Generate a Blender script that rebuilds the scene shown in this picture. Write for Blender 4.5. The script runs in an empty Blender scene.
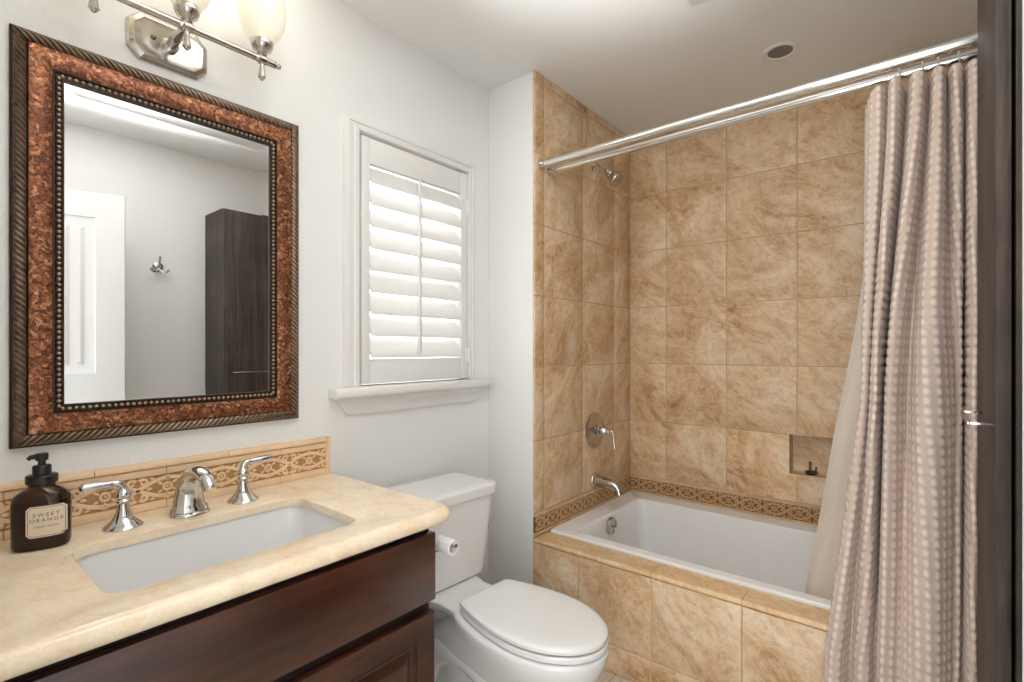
import bpy, bmesh, math, random
from mathutils import Vector, Matrix
random.seed(7)
PI = math.pi
S = bpy.context.scene
COL = S.collection

# ---------------------------------------------------------------- camera
cam_d = bpy.data.cameras.new('camera')
cam_d.sensor_width = 36.0
cam_d.lens = 36.0 * 503.6 / 1024.0
cam_d.shift_y = 8.5 / 1024.0
cam_d.clip_start = 0.02
cam = bpy.data.objects.new('camera', cam_d)
COL.objects.link(cam)
cam.location = (1.563, 0.0, 1.24)
cam.rotation_euler = (PI / 2, 0, math.atan2(414, 503.6))
S.camera = cam

# ---------------------------------------------------------------- world, view, large lights
world = bpy.data.worlds.new('world')
S.world = world
world.use_nodes = True
bg = world.node_tree.nodes['Background']
bg.inputs[0].default_value = (0.95, 0.975, 1.0, 1)
bg.inputs[1].default_value = 1.95
S.view_settings.view_transform = 'Standard'
S.view_settings.look = 'None'
S.view_settings.gamma = 1.0
S.view_settings.use_curve_mapping = False
S.view_settings.exposure = 1.04

# unseen spot added in the doorway, bounced off the ceiling as fill light
fl_d = bpy.data.lights.new('bounce_fill', 'SPOT')
fl_d.energy = 205.0
fl_d.color = (0.97, 0.985, 1.0)
fl_d.spot_size = math.radians(56)
fl_d.spot_blend = 0.7
fl_d.shadow_soft_size = 0.06
fl_o = bpy.data.objects.new('bounce_fill', fl_d)
COL.objects.link(fl_o)
fl_o.location = (1.42, -0.06, 1.55)
fl_o.rotation_euler = (Vector((1.14, 0.64, 2.44)) - Vector(fl_o.location)).to_track_quat('-Z', 'Y').to_euler()

# ---------------------------------------------------------------- node helpers
def srgb(r, g, b):
    f = lambda c: (c / 255 / 12.92) if c / 255 <= 0.04045 else ((c / 255 + 0.055) / 1.055) ** 2.4
    return (f(r), f(g), f(b), 1)

class NT:
    def __init__(self, name):
        self.m = bpy.data.materials.new(name)
        self.m.use_nodes = True
        self.t = self.m.node_tree
        self.b = self.t.nodes['Principled BSDF']
        self.out = self.t.nodes['Material Output']
    def n(self, typ, **kw):
        nd = self.t.nodes.new(typ)
        for k, v in kw.items():
            setattr(nd, k, v)
        return nd
    def l(self, a, b):
        self.t.links.new(a, b)
    def coord(self, scale=(1, 1, 1), rot=(0, 0, 0), tid=False):
        tc = self.n('ShaderNodeTexCoord')
        mp = self.n('ShaderNodeMapping')
        mp.inputs['Scale'].default_value = scale
        mp.inputs['Rotation'].default_value = rot
        self.l(tc.outputs['Object'], mp.inputs['Vector'])
        if tid:
            at = self.n('ShaderNodeAttribute', attribute_name='tid')
            ml = self.n('ShaderNodeVectorMath', operation='MULTIPLY_ADD')
            ml.inputs[1].default_value = (17.3, 9.1, 23.7)
            self.l(at.outputs['Fac'], ml.inputs[0])
            self.l(mp.outputs[0], ml.inputs[2])
            return ml.outputs[0]
        return mp.outputs[0]
    def noise(self, vec, scale, detail=4, rough=0.55, dist=0.0):
        nd = self.n('ShaderNodeTexNoise')
        nd.inputs['Scale'].default_value = scale
        nd.inputs['Detail'].default_value = detail
        nd.inputs['Roughness'].default_value = rough
        nd.inputs['Distortion'].default_value = dist
        self.l(vec, nd.inputs['Vector'])
        return nd.outputs['Fac']
    def ramp(self, fac, stops):
        nd = self.n('ShaderNodeValToRGB')
        e = nd.color_ramp.elements
        while len(e) < len(stops):
            e.new(0.5)
        for i, (p, c) in enumerate(stops):
            e[i].position = p
            e[i].color = c if len(c) == 4 else (*c, 1)
        self.l(fac, nd.inputs[0])
        return nd.outputs[0]
    def mix(self, fac, a, b, mode='MIX'):
        nd = self.n('ShaderNodeMix', data_type='RGBA', blend_type=mode)
        for sock, v in ((nd.inputs['Factor'], fac), (nd.inputs[6], a), (nd.inputs[7], b)):
            if hasattr(v, 'links'):
                self.l(v, sock)
            else:
                sock.default_value = v
        return nd.outputs[2]
    def bump(self, h, strength=0.2, dist=0.002):
        nd = self.n('ShaderNodeBump')
        nd.inputs['Strength'].default_value = strength
        nd.inputs['Distance'].default_value = dist
        self.l(h, nd.inputs['Height'])
        self.l(nd.outputs[0], self.b.inputs['Normal'])
    def set(self, color=None, rough=None, metal=None, **kw):
        if color is not None:
            if hasattr(color, 'links'):
                self.l(color, self.b.inputs['Base Color'])
            else:
                self.b.inputs['Base Color'].default_value = color
        if rough is not None:
            if hasattr(rough, 'links'):
                self.l(rough, self.b.inputs['Roughness'])
            else:
                self.b.inputs['Roughness'].default_value = rough
        if metal is not None:
            self.b.inputs['Metallic'].default_value = metal
        for k, v in kw.items():
            self.b.inputs[k].default_value = v
        return self.m

def simple(name, rgb, rough=0.5, metal=0.0, vary=0.03, scale=8, **kw):
    t = NT(name)
    v = t.coord()
    f = t.noise(v, scale, 3)
    c = srgb(*rgb)
    lo = tuple(x * (1 - vary) for x in c[:3])
    hi = tuple(min(1, x * (1 + vary)) for x in c[:3])
    return t.set(t.ramp(f, [(0.3, lo), (0.7, hi)]), rough, metal, **kw)

M = {}
def mk_plaster(name, rgb, st=0.12):
    t = NT(name)
    v = t.coord()
    c = srgb(*rgb)
    f = t.noise(v, 1.3, 3)
    t.set(t.ramp(f, [(0.3, tuple(x * 0.985 for x in c[:3])), (0.7, c)]), 0.62)
    t.bump(t.noise(v, 95, 3, 0.6), st, 0.004)
    return t.m
M['wall'] = mk_plaster('painted_plaster', (236, 235, 232), 0.3)
M['ceiling'] = mk_plaster('ceiling_plaster', (238, 237, 234), 0.22)
M['trim'] = simple('white_trim_paint', (232, 230, 226), 0.35, vary=0.01)
M['door'] = simple('white_door_paint', (206, 205, 202), 0.35, vary=0.01)
M['porcelain'] = simple('white_porcelain', (232, 231, 229), 0.07, vary=0.008, **{'Coat Weight': 0.4, 'Coat Roughness': 0.03})
M['tub'] = simple('tub_acrylic', (245, 244, 242), 0.16, vary=0.008)
M['seat'] = simple('seat_plastic', (233, 232, 229), 0.2, vary=0.006)
M['chrome'] = simple('chrome', (212, 210, 208), 0.07, 1.0, vary=0.02)
M['nickel'] = simple('satin_nickel', (196, 190, 182), 0.2, 1.0, vary=0.04)
M['polished'] = simple('polished_steel', (236, 235, 233), 0.16, 1.0, vary=0.01)
M['dark_metal'] = simple('dark_metal', (120, 115, 108), 0.25, 1.0, vary=0.06)
M['black_plastic'] = simple('black_plastic', (22, 21, 20), 0.28, vary=0.05)
M['gap'] = simple('dark_gap', (10, 9, 8), 0.8)
M['grout'] = simple('grout', (190, 158, 116), 0.85, vary=0.08, scale=40)
M['white_plastic'] = simple('white_plastic', (235, 234, 230), 0.3)
M['can_inside'] = simple('lamp_interior', (120, 120, 118), 0.45)
M['paper'] = simple('toilet_paper', (244, 243, 240), 0.9, vary=0.01, scale=60)
M['card'] = simple('cardboard', (170, 140, 105), 0.9)
M['rubber'] = simple('rubber', (60, 58, 55), 0.7)

def mk_stone(name, stops, scale=4.2, rough=0.42, tid=True, warp=0.9, bump=0.10, vm_=0.42, fm=0.55):
    t = NT(name)
    v = t.coord((1, 1, 1), (0.75, 0.7, 0.3), tid=tid)
    if tid:
        m2 = t.n('ShaderNodeMapping')
        m2.inputs['Scale'].default_value = (1.25, 1.25, 0.55)
        t.l(v, m2.inputs['Vector'])
        v = m2.outputs[0]
    big = t.noise(v, scale, 8, 0.68, warp)
    fine = t.noise(v, scale * 7.5, 5, 0.65, 0.8)
    vein = t.noise(v, scale * 1.7, 6, 0.6, 2.6)
    c = t.ramp(big, stops)
    c2 = t.ramp(fine, [(0.34, (0.70, 0.58, 0.44)), (0.52, (1, 1, 1)), (0.72, (1.08, 1.08, 1.08))])
    c = t.mix(fm, c, c2, 'MULTIPLY')
    vm = t.ramp(vein, [(0.47, (0, 0, 0)), (0.505, (1, 1, 1)), (0.54, (0, 0, 0))])
    c = t.mix(t.mix(vm_, (0, 0, 0, 1), vm), c, stops[-1][1])
    if tid:
        at = t.n('ShaderNodeAttribute', attribute_name='tid')
        tone = t.ramp(at.outputs['Fac'], [(0.0, (0.90, 0.90, 0.90)), (1.0, (1.08, 1.06, 1.04))])
        c = t.mix(1.0, c, tone, 'MULTIPLY')
    t.set(c, rough)
    t.bump(big, bump, 0.004)
    return t.m
M['tile'] = mk_stone('travertine_tile', [(0.28, srgb(160, 112, 66)), (0.39, srgb(212, 170, 124)), (0.53, srgb(236, 203, 163)), (0.67, srgb(248, 230, 202))])
M['cap_tile'] = mk_stone('cap_tile', [(0.3, srgb(206, 166, 120)), (0.5, srgb(222, 188, 144)), (0.7, srgb(234, 208, 170))], 6, 0.3)
M['floor_tile'] = mk_stone('floor_tile', [(0.3, srgb(196, 182, 164)), (0.5, srgb(214, 202, 184)), (0.7, srgb(228, 218, 204))], 3.5, 0.4)
M['marble'] = mk_stone('cream_counter', [(0.3, srgb(230, 203, 166)), (0.45, srgb(241, 220, 190)), (0.6, srgb(246, 229, 202)), (0.75, srgb(252, 241, 222))], 15, 0.16, tid=False, warp=0.6, bump=0.0, vm_=0.12, fm=0.2)
M['splash'] = simple('splash_tile', (236, 203, 164), 0.4, vary=0.07, scale=14)
M['frieze_low'] = simple('frieze_recess', (180, 136, 92), 0.7, vary=0.10, scale=30)
M['frieze_high'] = simple('frieze_relief', (238, 205, 166), 0.5, vary=0.07, scale=20)
M['frieze_low2'] = simple('tub_frieze_recess', (124, 90, 60), 0.7, vary=0.15, scale=30)
M['frieze_high2'] = simple('tub_frieze_relief', (204, 164, 118), 0.5, vary=0.10, scale=9)

def mk_wood(name, dark, mid, light, scale, rot, rough, stretch=14, coat=0.3):
    t = NT(name)
    v = t.coord(scale, rot)
    f = t.noise(v, stretch, 6, 0.62, 0.5)
    g = t.noise(v, stretch * 5, 4, 0.6)
    c = t.ramp(f, [(0.3, dark), (0.52, mid), (0.75, light)])
    c = t.mix(0.35, c, t.ramp(g, [(0.35, (0.55, 0.5, 0.5)), (0.6, (1, 1, 1))]), 'MULTIPLY')
    big = t.noise(t.coord((1.2, 3, 3)), 2.2, 3)
    c = t.mix(0.5, c, t.ramp(big, [(0.35, (0.55, 0.5, 0.5)), (0.65, (1.35, 1.1, 1.0))]), 'MULTIPLY')
    t.set(c, rough, **{'Coat Weight': coat, 'Coat Roughness': 0.2, 'Specular IOR Level': 0.5 if coat else 0.25})
    t.bump(g, 0.06, 0.001)
    return t.m
M['mahogany'] = mk_wood('mahogany', srgb(46, 25, 17), srgb(70, 39, 26), srgb(98, 57, 38), (1, 0.10, 1), (0, 0, 0), 0.3, 20)
M['rail_shade'] = simple('painted_rail_shade', (34, 18, 13), 0.5, vary=0.1)  # near-black colour standing in for shade around the drawer front
M['cabinet'] = mk_wood('grey_oak', srgb(52, 46, 42), srgb(70, 63, 57), srgb(92, 84, 76), (1, 1, 0.04), (0, 0, 0), 0.5, 60, 0.0)

def mk_copper():
    t = NT('mottled_copper')
    v = t.coord()
    vo = t.n('ShaderNodeTexVoronoi', feature='F1')
    vo.inputs['Scale'].default_value = 120
    wv = t.n('ShaderNodeVectorMath', operation='MULTIPLY_ADD')
    wv.inputs[1].default_value = (0.05, 0.05, 0.05)
    nz = t.n('ShaderNodeTexNoise')
    nz.inputs['Scale'].default_value = 22
    t.l(v, nz.inputs['Vector'])
    t.l(nz.outputs['Color'], wv.inputs[0])
    t.l(v, wv.inputs[2])
    t.l(wv.outputs[0], vo.inputs['Vector'])
    cell = t.n('ShaderNodeSeparateColor')
    t.l(vo.outputs['Color'], cell.inputs[0])
    f2 = t.noise(v, 150, 6, 0.8)
    c = t.ramp(cell.outputs[0], [(0.0, srgb(92, 54, 36)), (0.35, srgb(126, 76, 50)), (0.75, srgb(158, 100, 66)), (1.0, srgb(196, 140, 100))])
    c = t.mix(0.9, c, t.ramp(f2, [(0.40, (0.30, 0.27, 0.26)), (0.52, (1, 1, 1)), (0.64, (1.45, 1.4, 1.3))]), 'MULTIPLY')
    t.set(c, 0.36, 0.55)
    t.bump(f2, 0.15, 0.001)
    return t.m
M['copper'] = mk_copper()
def mk_bronze():
    t = NT('bronze_painted_highlights')
    geo = t.n('ShaderNodeNewGeometry')
    f = t.noise(t.coord(), 60, 4)
    c = t.ramp(f, [(0.3, srgb(66, 51, 40)), (0.7, srgb(118, 97, 78))])
    pt = t.ramp(geo.outputs['Pointiness'], [(0.50, (0, 0, 0)), (0.60, (1, 1, 1))])
    c = t.mix(pt, c, srgb(190, 166, 140))  # highlights painted into the colour of the raised ridges
    dk = t.ramp(geo.outputs['Pointiness'], [(0.38, (1, 1, 1)), (0.48, (0, 0, 0))])
    c = t.mix(dk, c, srgb(26, 20, 16))  # grooves darkened in the colour
    t.set(c, 0.34, 0.7)
    return t.m
M['bronze'] = mk_bronze()
M['bronze_dark'] = simple('dark_bronze', (58, 46, 38), 0.4, 0.6, vary=0.15, scale=50)
M['bead'] = simple('bead_bronze', (176, 150, 124), 0.3, 0.85, vary=0.1, scale=60)
mt = NT('mirror_glass')
M['mirror'] = mt.set((0.90, 0.905, 0.90, 1), 0.0, 1.0)

def mk_fabric(name, rgb, rough=0.85, trans=0.0, weave=True):
    t = NT(name)
    v = t.coord()
    c = srgb(*rgb)
    f = t.noise(v, 260, 3)
    col = t.ramp(f, [(0.3, tuple(x * 0.86 for x in c[:3])), (0.7, tuple(min(1, x * 1.08) for x in c[:3]))])
    if weave:
        at = t.n('ShaderNodeAttribute', attribute_name='weave')
        col = t.mix(at.outputs['Fac'], col, srgb(min(255, rgb[0] + 28), min(255, rgb[1] + 31), min(255, rgb[2] + 31)))
    t.set(col, rough, **{'Sheen Weight': 0.25})
    if trans > 0:
        tr = t.n('ShaderNodeBsdfTranslucent')
        tr.inputs['Color'].default_value = c
        mx = t.n('ShaderNodeMixShader')
        mx.inputs[0].default_value = trans
        t.l(t.b.outputs[0], mx.inputs[1])
        t.l(tr.outputs[0], mx.inputs[2])
        t.l(mx.outputs[0], t.out.inputs['Surface'])
    return t.m
M['curtain'] = mk_fabric('waffle_cotton', (204, 182, 167))
M['liner'] = mk_fabric('liner_vinyl', (246, 236, 223), 0.4, 0.5, weave=False)

def mk_glass(name, col, rough=0.03, ior=1.45):
    t = NT(name)
    t.set(col, rough, **{'Transmission Weight': 1.0, 'IOR': ior})
    return t.m
M['amber'] = mk_glass('amber_glass', srgb(112, 66, 28))
M['amber_solid'] = simple('amber_soap', (92, 50, 16), 0.12, vary=0.05)
M['window_glass'] = mk_glass('window_glass', (0.97, 0.98, 0.98, 1), 0.0, 1.02)
M['label'] = simple('label_paper', (226, 206, 184), 0.7, vary=0.02)
M['ink'] = simple('label_ink', (52, 44, 38), 0.7)
def mk_opal(name, em, strength):
    t = NT(name)
    f = t.noise(t.coord(), 9, 3)
    t.set(t.ramp(f, [(0.3, (0.84, 0.79, 0.66)), (0.7, (0.88, 0.84, 0.73))]), 0.25, **{'Emission Color': em, 'Emission Strength': strength})
    return t.m
M['opal'] = mk_opal('opal_glass_lit', (1.0, 0.90, 0.68, 1), 0.14)

# ---------------------------------------------------------------- mesh helpers
def shade(me, angle=40):
    for p in me.polygons:
        p.use_smooth = True
    try:
        me.set_sharp_from_angle(angle=math.radians(angle))
    except Exception:
        pass

BASE = {}
def finish(name, bm, mat, off, smooth=40, recalc=True):
    if recalc:
        bmesh.ops.recalc_face_normals(bm, faces=bm.faces)
    bmesh.ops.translate(bm, verts=bm.verts, vec=-Vector(off))
    me = bpy.data.meshes.new(name)
    bm.to_mesh(me)
    bm.free()
    if isinstance(mat, (list, tuple)):
        for m in mat:
            me.materials.append(m)
    else:
        me.materials.append(mat)
    if smooth:
        shade(me, smooth)
    o = bpy.data.objects.new(name, me)
    COL.objects.link(o)
    return o

def thing(name, label, cat, loc, group=None):
    o = bpy.data.objects.new(name, None)
    o.empty_display_size = 0.05
    COL.objects.link(o)
    o.location = loc
    o['label'] = label
    o['category'] = cat
    if group:
        o['group'] = group
    BASE[o.name] = Vector(loc)
    return o

def part(name, bm, mat, parent, smooth=40, label=None, recalc=True):
    off = BASE[parent.name]
    o = finish(name, bm, mat, off, smooth, recalc)
    o.parent = parent
    BASE[o.name] = off
    if label:
        o['label'] = label
    return o

def solo(name, bm, mat, loc, label, cat, group=None, smooth=40, recalc=True):
    o = finish(name, bm, mat, loc, smooth, recalc)
    o.location = loc
    o['label'] = label
    o['category'] = cat
    if group:
        o['group'] = group
    BASE[o.name] = Vector(loc)
    return o

def struct(name, bm, mat, parent=None, smooth=40, recalc=True, label=None):
    if parent is None:
        o = finish(name, bm, mat, (0, 0, 0), smooth, recalc)
        o['kind'] = 'structure'
        BASE[o.name] = Vector((0, 0, 0))
    else:
        o = part(name, bm, mat, parent, smooth, None, recalc)
    if label:
        o['label'] = label
    return o

def B():
    return bmesh.new()

def box(bm, lo, hi, bev=0.0, seg=2, tid=None, keep=None):
    lo, hi = Vector(lo), Vector(hi)
    r = bmesh.ops.create_cube(bm, size=1.0)
    vs = r['verts']
    c, d = (lo + hi) / 2, hi - lo
    for v in vs:
        v.co = Vector((c.x + v.co.x * d.x, c.y + v.co.y * d.y, c.z + v.co.z * d.z))
    fs = set(f for v in vs for f in v.link_faces)
    if bev > 0:
        es = list(set(e for v in vs for e in v.link_edges))
        rb = bmesh.ops.bevel(bm, geom=es, offset=bev, segments=seg, profile=0.5, affect='EDGES', clamp_overlap=True)
        fs = set(f for f in fs if f.is_valid) | set(rb['faces'])
    if tid is not None:
        ly = bm.faces.layers.float.get('tid') or bm.faces.layers.float.new('tid')
        for f in fs:
            if f.is_valid:
                f[ly] = tid

def frame_from(d):
    d = Vector(d).normalized()
    up = Vector((0, 0, 1)) if abs(d.z) < 0.95 else Vector((1, 0, 0))
    u = d.cross(up).normalized()
    w = u.cross(d).normalized()
    return u, w

def bridge(bm, ra, rb, closed=True):
    n = len(ra)
    for i in range(n if closed else n - 1):
        j = (i + 1) % n
        try:
            bm.faces.new((ra[i], ra[j], rb[j], rb[i]))
        except ValueError:
            pass

def loft(bm, rings, cap0=True, cap1=True, loop=False):
    vr = [[bm.verts.new(p) for p in r] for r in rings]
    for a, b in zip(vr, vr[1:]):
        bridge(bm, a, b)
    if loop:
        bridge(bm, vr[-1], vr[0])
    else:
        if cap0:
            bm.faces.new(vr[0][::-1])
        if cap1:
            bm.faces.new(vr[-1])
    return vr

def lathe(bm, prof, origin, axis=(0, 0, 1), n=28, sx=1.0, sy=1.0, cap0=True, cap1=True):
    """prof: (radius, height along axis)"""
    u, w = frame_from(axis)
    a = Vector(axis).normalized()
    o = Vector(origin)
    rings = []
    for r, h in prof:
        rings.append([o + a * h + u * (r * sx * math.cos(2 * PI * k / n)) + w * (r * sy * math.sin(2 * PI * k / n)) for k in range(n)])
    return loft(bm, rings, cap0, cap1)

def tube(bm, pts, r, n=12, closed=False, caps=True):
    pts = [Vector(p) for p in pts]
    m = len(pts)
    rr = r if isinstance(r, (list, tuple)) else [r] * m
    rings = []
    u = None
    for i, p in enumerate(pts):
        if closed:
            d = pts[(i + 1) % m] - pts[i - 1]
        else:
            d = pts[min(i + 1, m - 1)] - pts[max(i - 1, 0)]
        d.normalize()
        if u is None:
            u, w = frame_from(d)
        else:
            u = (u - d * u.dot(d)).normalized()
        w = d.cross(u)
        rings.append([p + (u * math.cos(2 * PI * k / n) + w * math.sin(2 * PI * k / n)) * rr[i] for k in range(n)])
    return loft(bm, rings, caps, caps, loop=closed)

def catmull(pts, sub):
    pts = [Vector(p) for p in pts]
    P = [2 * pts[0] - pts[1]] + pts + [2 * pts[-1] - pts[-2]]
    out = []
    for i in range(1, len(P) - 2):
        p0, p1, p2, p3 = P[i - 1], P[i], P[i + 1], P[i + 2]
        for k in range(sub):
            t = k / sub
            out.append(0.5 * ((2 * p1) + (p2 - p0) * t + (2 * p0 - 5 * p1 + 4 * p2 - p3) * t * t + (3 * p1 - p0 - 3 * p2 + p3) * t ** 3))
    out.append(pts[-1])
    return out

def rrect(x0, x1, y0, y1, r, n=6):
    """closed loop; r may be 4 radii for corners (x1,y0),(x1,y1),(x0,y1),(x0,y0)"""
    rs = r if isinstance(r, (list, tuple)) else [r] * 4
    cs = [((x1, y0), (-1, 1), -90), ((x1, y1), (-1, -1), 0), ((x0, y1), (1, -1), 90), ((x0, y0), (1, 1), 180)]
    out = []
    for (c, s, a0), q in zip(cs, rs):
        q = max(q, 1e-4)
        cx, cy = c[0] + s[0] * q, c[1] + s[1] * q
        for k in range(n + 1):
            a = math.radians(a0 + 90 * k / n)
            out.append((cx + q * math.cos(a), cy + q * math.sin(a)))
    return out

def wall_with_hole(bm, axis, p0, p1, a0, a1, z0, z1, holes):
    """slab between p0..p1 on axis ('x' or 'y'), a0..a1 along the other, z0..z1, with rectangular holes (b0,b1,c0,c1)"""
    As = sorted(set([a0, a1] + [h[0] for h in holes] + [h[1] for h in holes]))
    Zs = sorted(set([z0, z1] + [h[2] for h in holes] + [h[3] for h in holes]))
    solid = {}
    for i in range(len(As) - 1):
        for j in range(len(Zs) - 1):
            ca, cz = (As[i] + As[i + 1]) / 2, (Zs[j] + Zs[j + 1]) / 2
            solid[i, j] = not any(h[0] < ca < h[1] and h[2] < cz < h[3] for h in holes)
    cache = {}
    def V(p, a, z):
        k = (p, a, z)
        if k not in cache:
            cache[k] = bm.verts.new((p, a, z) if axis == 'x' else (a, p, z))
        return cache[k]
    for (i, j), s in solid.items():
        if not s:
            continue
        a, b, c, d = As[i], As[i + 1], Zs[j], Zs[j + 1]
        for p in (p0, p1):
            bm.faces.new((V(p, a, c), V(p, b, c), V(p, b, d), V(p, a, d)))
        if not solid.get((i - 1, j), False):
            bm.faces.new((V(p0, a, c), V(p1, a, c), V(p1, a, d), V(p0, a, d)))
        if not solid.get((i + 1, j), False):
            bm.faces.new((V(p0, b, c), V(p1, b, c), V(p1, b, d), V(p0, b, d)))
        if not solid.get((i, j - 1), False):
            bm.faces.new((V(p0, a, c), V(p0, b, c), V(p1, b, c), V(p1, a, c)))
        if not solid.get((i, j + 1), False):
            bm.faces.new((V(p0, a, d), V(p0, b, d), V(p1, b, d), V(p1, a, d)))

# ---------------------------------------------------------------- dimensions
XR = 1.94        # wall on the tub's far end and behind the tall cabinet
YB = 2.63        # tiled wall behind the tub
YW = 1.73        # front face of the partition and the tub apron
XW = 0.267       # tiled end wall of the tub
H = 2.44
LEDGE = 0.43

# ---------------------------------------------------------------- shell
bm = B(); box(bm, (-0.12, -0.14, -0.06), (2.2, 2.9, -0.004)); struct('floor', bm, M['grout'], smooth=0)
fl = bpy.data.objects['floor']
bm = B()
xs = [0.0 + 0.325 * i for i in range(8)]
ys = [-0.14 + 0.325 * i for i in range(9)]
for x in xs:
    for y in ys:
        x1 = min(x + 0.3225, 2.19)
        if x1 > x + 0.02:
            box(bm, (x, y, -0.0045), (x1, y + 0.3225, 0.0), 0.0012, 1, random.random())
struct('floor_tiles', bm, M['floor_tile'], fl)
bm = B(); box(bm, (-0.12, -0.14, H), (2.2, 2.9, H + 0.08)); struct('ceiling', bm, M['ceiling'], smooth=0)

WY0, WY1, WZ0, WZ1 = 1.037, 1.583, 1.112, 2.012      # window opening
bm = B(); wall_with_hole(bm, 'x', -0.12, 0.0, -0.14, 2.9, 0, H, [(WY0, WY1, WZ0, WZ1)]); struct('wall_left', bm, M['wall'], smooth=0)
bm = B(); box(bm, (XR, -0.12, 0), (XR + 0.12, 2.9, H)); struct('wall_right', bm, M['wall'], smooth=0)
NX0, NX1, NZ0, NZ1, NY = 1.072, 1.416, 0.665, 0.845, 2.715    # niche
bm = B(); wall_with_hole(bm, 'y', YB + 0.012, 2.9, -0.12, 2.06, 0, H, [(NX0 - 0.012, NX1 + 0.012, NZ0 - 0.012, NZ1 + 0.012)]); struct('wall_back', bm, M['wall'], smooth=0)
bm = B(); box(bm, (0.0, YW, 0), (XW - 0.010, YB + 0.012, H), 0.004, 2); struct('wall_partition', bm, M['wall'], smooth=30)
DX0, DX1 = 1.12, 1.885                                        # doorway where the photographer stands
bm = B(); wall_with_hole(bm, 'y', -0.14, -0.02, 0.0, XR + 0.0, 0, H, [(DX0, DX1, -0.01, 2.05)]); struct('wall_front', bm, M['wall'], smooth=0)
bm = B()
box(bm, (DX0 - 0.07, -0.02, 0), (DX0, -0.004, 2.12), 0.004)
box(bm, (DX0 + 0.0005, -0.02, 2.05), (DX1, -0.004, 2.12), 0.004)
box(bm, (DX1 + 0.0005, -0.02, 0), (XR - 0.001, -0.004, 2.12), 0.004)
struct('trim_1', bm, M['trim'])

# tiles laid individually over a grout bed
def tile_wall(name, rects, mapper, depth, grout_rects, gap=0.0034, bev=0.0016):
    bm = B()
    for r_ in rects:
        (a0, a1, b0, b1), lt_ = r_[:4], (r_[4] if len(r_) > 4 else None)
        if lt_ is not None:
            e = gap / 2 if b1 > 0.8 else 0.0
            lo, hi = mapper(a0 + e, b0, 0.0), mapper(a1 - e, b1 - e, depth)
            box(bm, [min(p, q) for p, q in zip(lo, hi)], [max(p, q) for p, q in zip(lo, hi)], 0.0, 1, lt_)
            continue
        lo = mapper(a0 + gap / 2, b0 + gap / 2, 0.0)
        hi = mapper(a1 - gap / 2, b1 - gap / 2, depth)
        l = [min(p, q) for p, q in zip(lo, hi)]
        h = [max(p, q) for p, q in zip(lo, hi)]
        box(bm, l, h, bev, 2, random.random())
    o = struct(name, bm, M['tile'])
    bm = B()
    for (a0, a1, b0, b1) in grout_rects:
        lo = mapper(a0, b0, 0.0)
        hi = mapper(a1, b1, depth - 0.0009)
        l = [min(p, q) for p, q in zip(lo, hi)]
        h = [max(p, q) for p, q in zip(lo, hi)]
        box(bm, l, h)
    g = struct(name + '_grout', bm, M['grout'], o, smooth=0)
    return o

FZ0, FZ1 = 0.437, 0.535                                       # frieze band above the tub
rows = [FZ1, 0.845, 1.163, 1.473, 1.783, 2.093, 2.403, H]
cols = [XW, 0.479, 0.791, 1.104, 1.416, 1.728, XR]
def subtract_niche(r, n):
    a0, a1, b0, b1 = r
    x0, x1, z0, z1 = n
    if a1 <= x0 or a0 >= x1 or b1 <= z0 or b0 >= z1:
        return [r]
    out = []
    if b0 < z0: out.append((a0, a1, b0, z0))
    if b1 > z1: out.append((a0, a1, z1, b1))
    zz0, zz1 = max(b0, z0), min(b1, z1)
    if a0 < x0: out.append((a0, x0, zz0, zz1))
    if a1 > x1: out.append((x1, a1, zz0, zz1))
    return [q for q in out if q[1] - q[0] > 0.012 and q[3] - q[2] > 0.012]
rects = []
for i in range(len(cols) - 1):
    for j in range(len(rows) - 1):
        if j == 0 and i == 2:
            lt = random.random()
            rects += [(0.791, NX0 + 0.0014, NZ0 - 0.0014, 0.845, lt), (0.7924, 1.1026, FZ1 + 0.0014, NZ0 - 0.0014, lt)]
            continue
        rects += subtract_niche((cols[i], cols[i + 1], rows[j], rows[j + 1]), (NX0, NX1, NZ0, NZ1))
grects = [(XW, NX0, FZ1, H), (NX1, XR, FZ1, H), (NX0, NX1, FZ1, NZ0), (NX0, NX1, NZ1, H)]
tile_wall('wall_back_tiles', rects, lambda a, b, d: (a, YB + 0.012 - d, b), 0.012, grects)
lcols = [YW, 1.800, 2.122, 2.440, YB]
rects = [(lcols[i], lcols[i + 1], rows[j], rows[j + 1]) for i in range(4) for j in range(7)]
tile_wall('wall_partition_tiles', rects, lambda a, b, d: (XW - 0.010 + d, a, b), 0.010, [(YW + 0.002, YB, FZ1, H)])
# niche lining
bm = B()
rn = lambda: random.random()
box(bm, (NX0 - 0.011, NY, NZ0 - 0.011), (NX1 + 0.011, NY + 0.012, NZ1 + 0.011), 0.001, 1, rn())
box(bm, (NX0 - 0.011, YB + 0.0005, NZ0 - 0.011), (NX0, NY - 0.0005, NZ1 + 0.011), 0.001, 1, rn())
box(bm, (NX1, YB + 0.0005, NZ0 - 0.011), (NX1 + 0.011, NY - 0.0005, NZ1 + 0.011), 0.001, 1, rn())
box(bm, (NX0 + 0.0005, YB + 0.0005, NZ0 - 0.011), (NX1 - 0.0005, NY - 0.0005, NZ0), 0.001, 1, rn())
box(bm, (NX0 + 0.0005, YB + 0.0005, NZ1), (NX1 - 0.0005, NY - 0.0005, NZ1 + 0.011), 0.001, 1, rn())
struct('wall_back_niche', bm, M['tile'])

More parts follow.
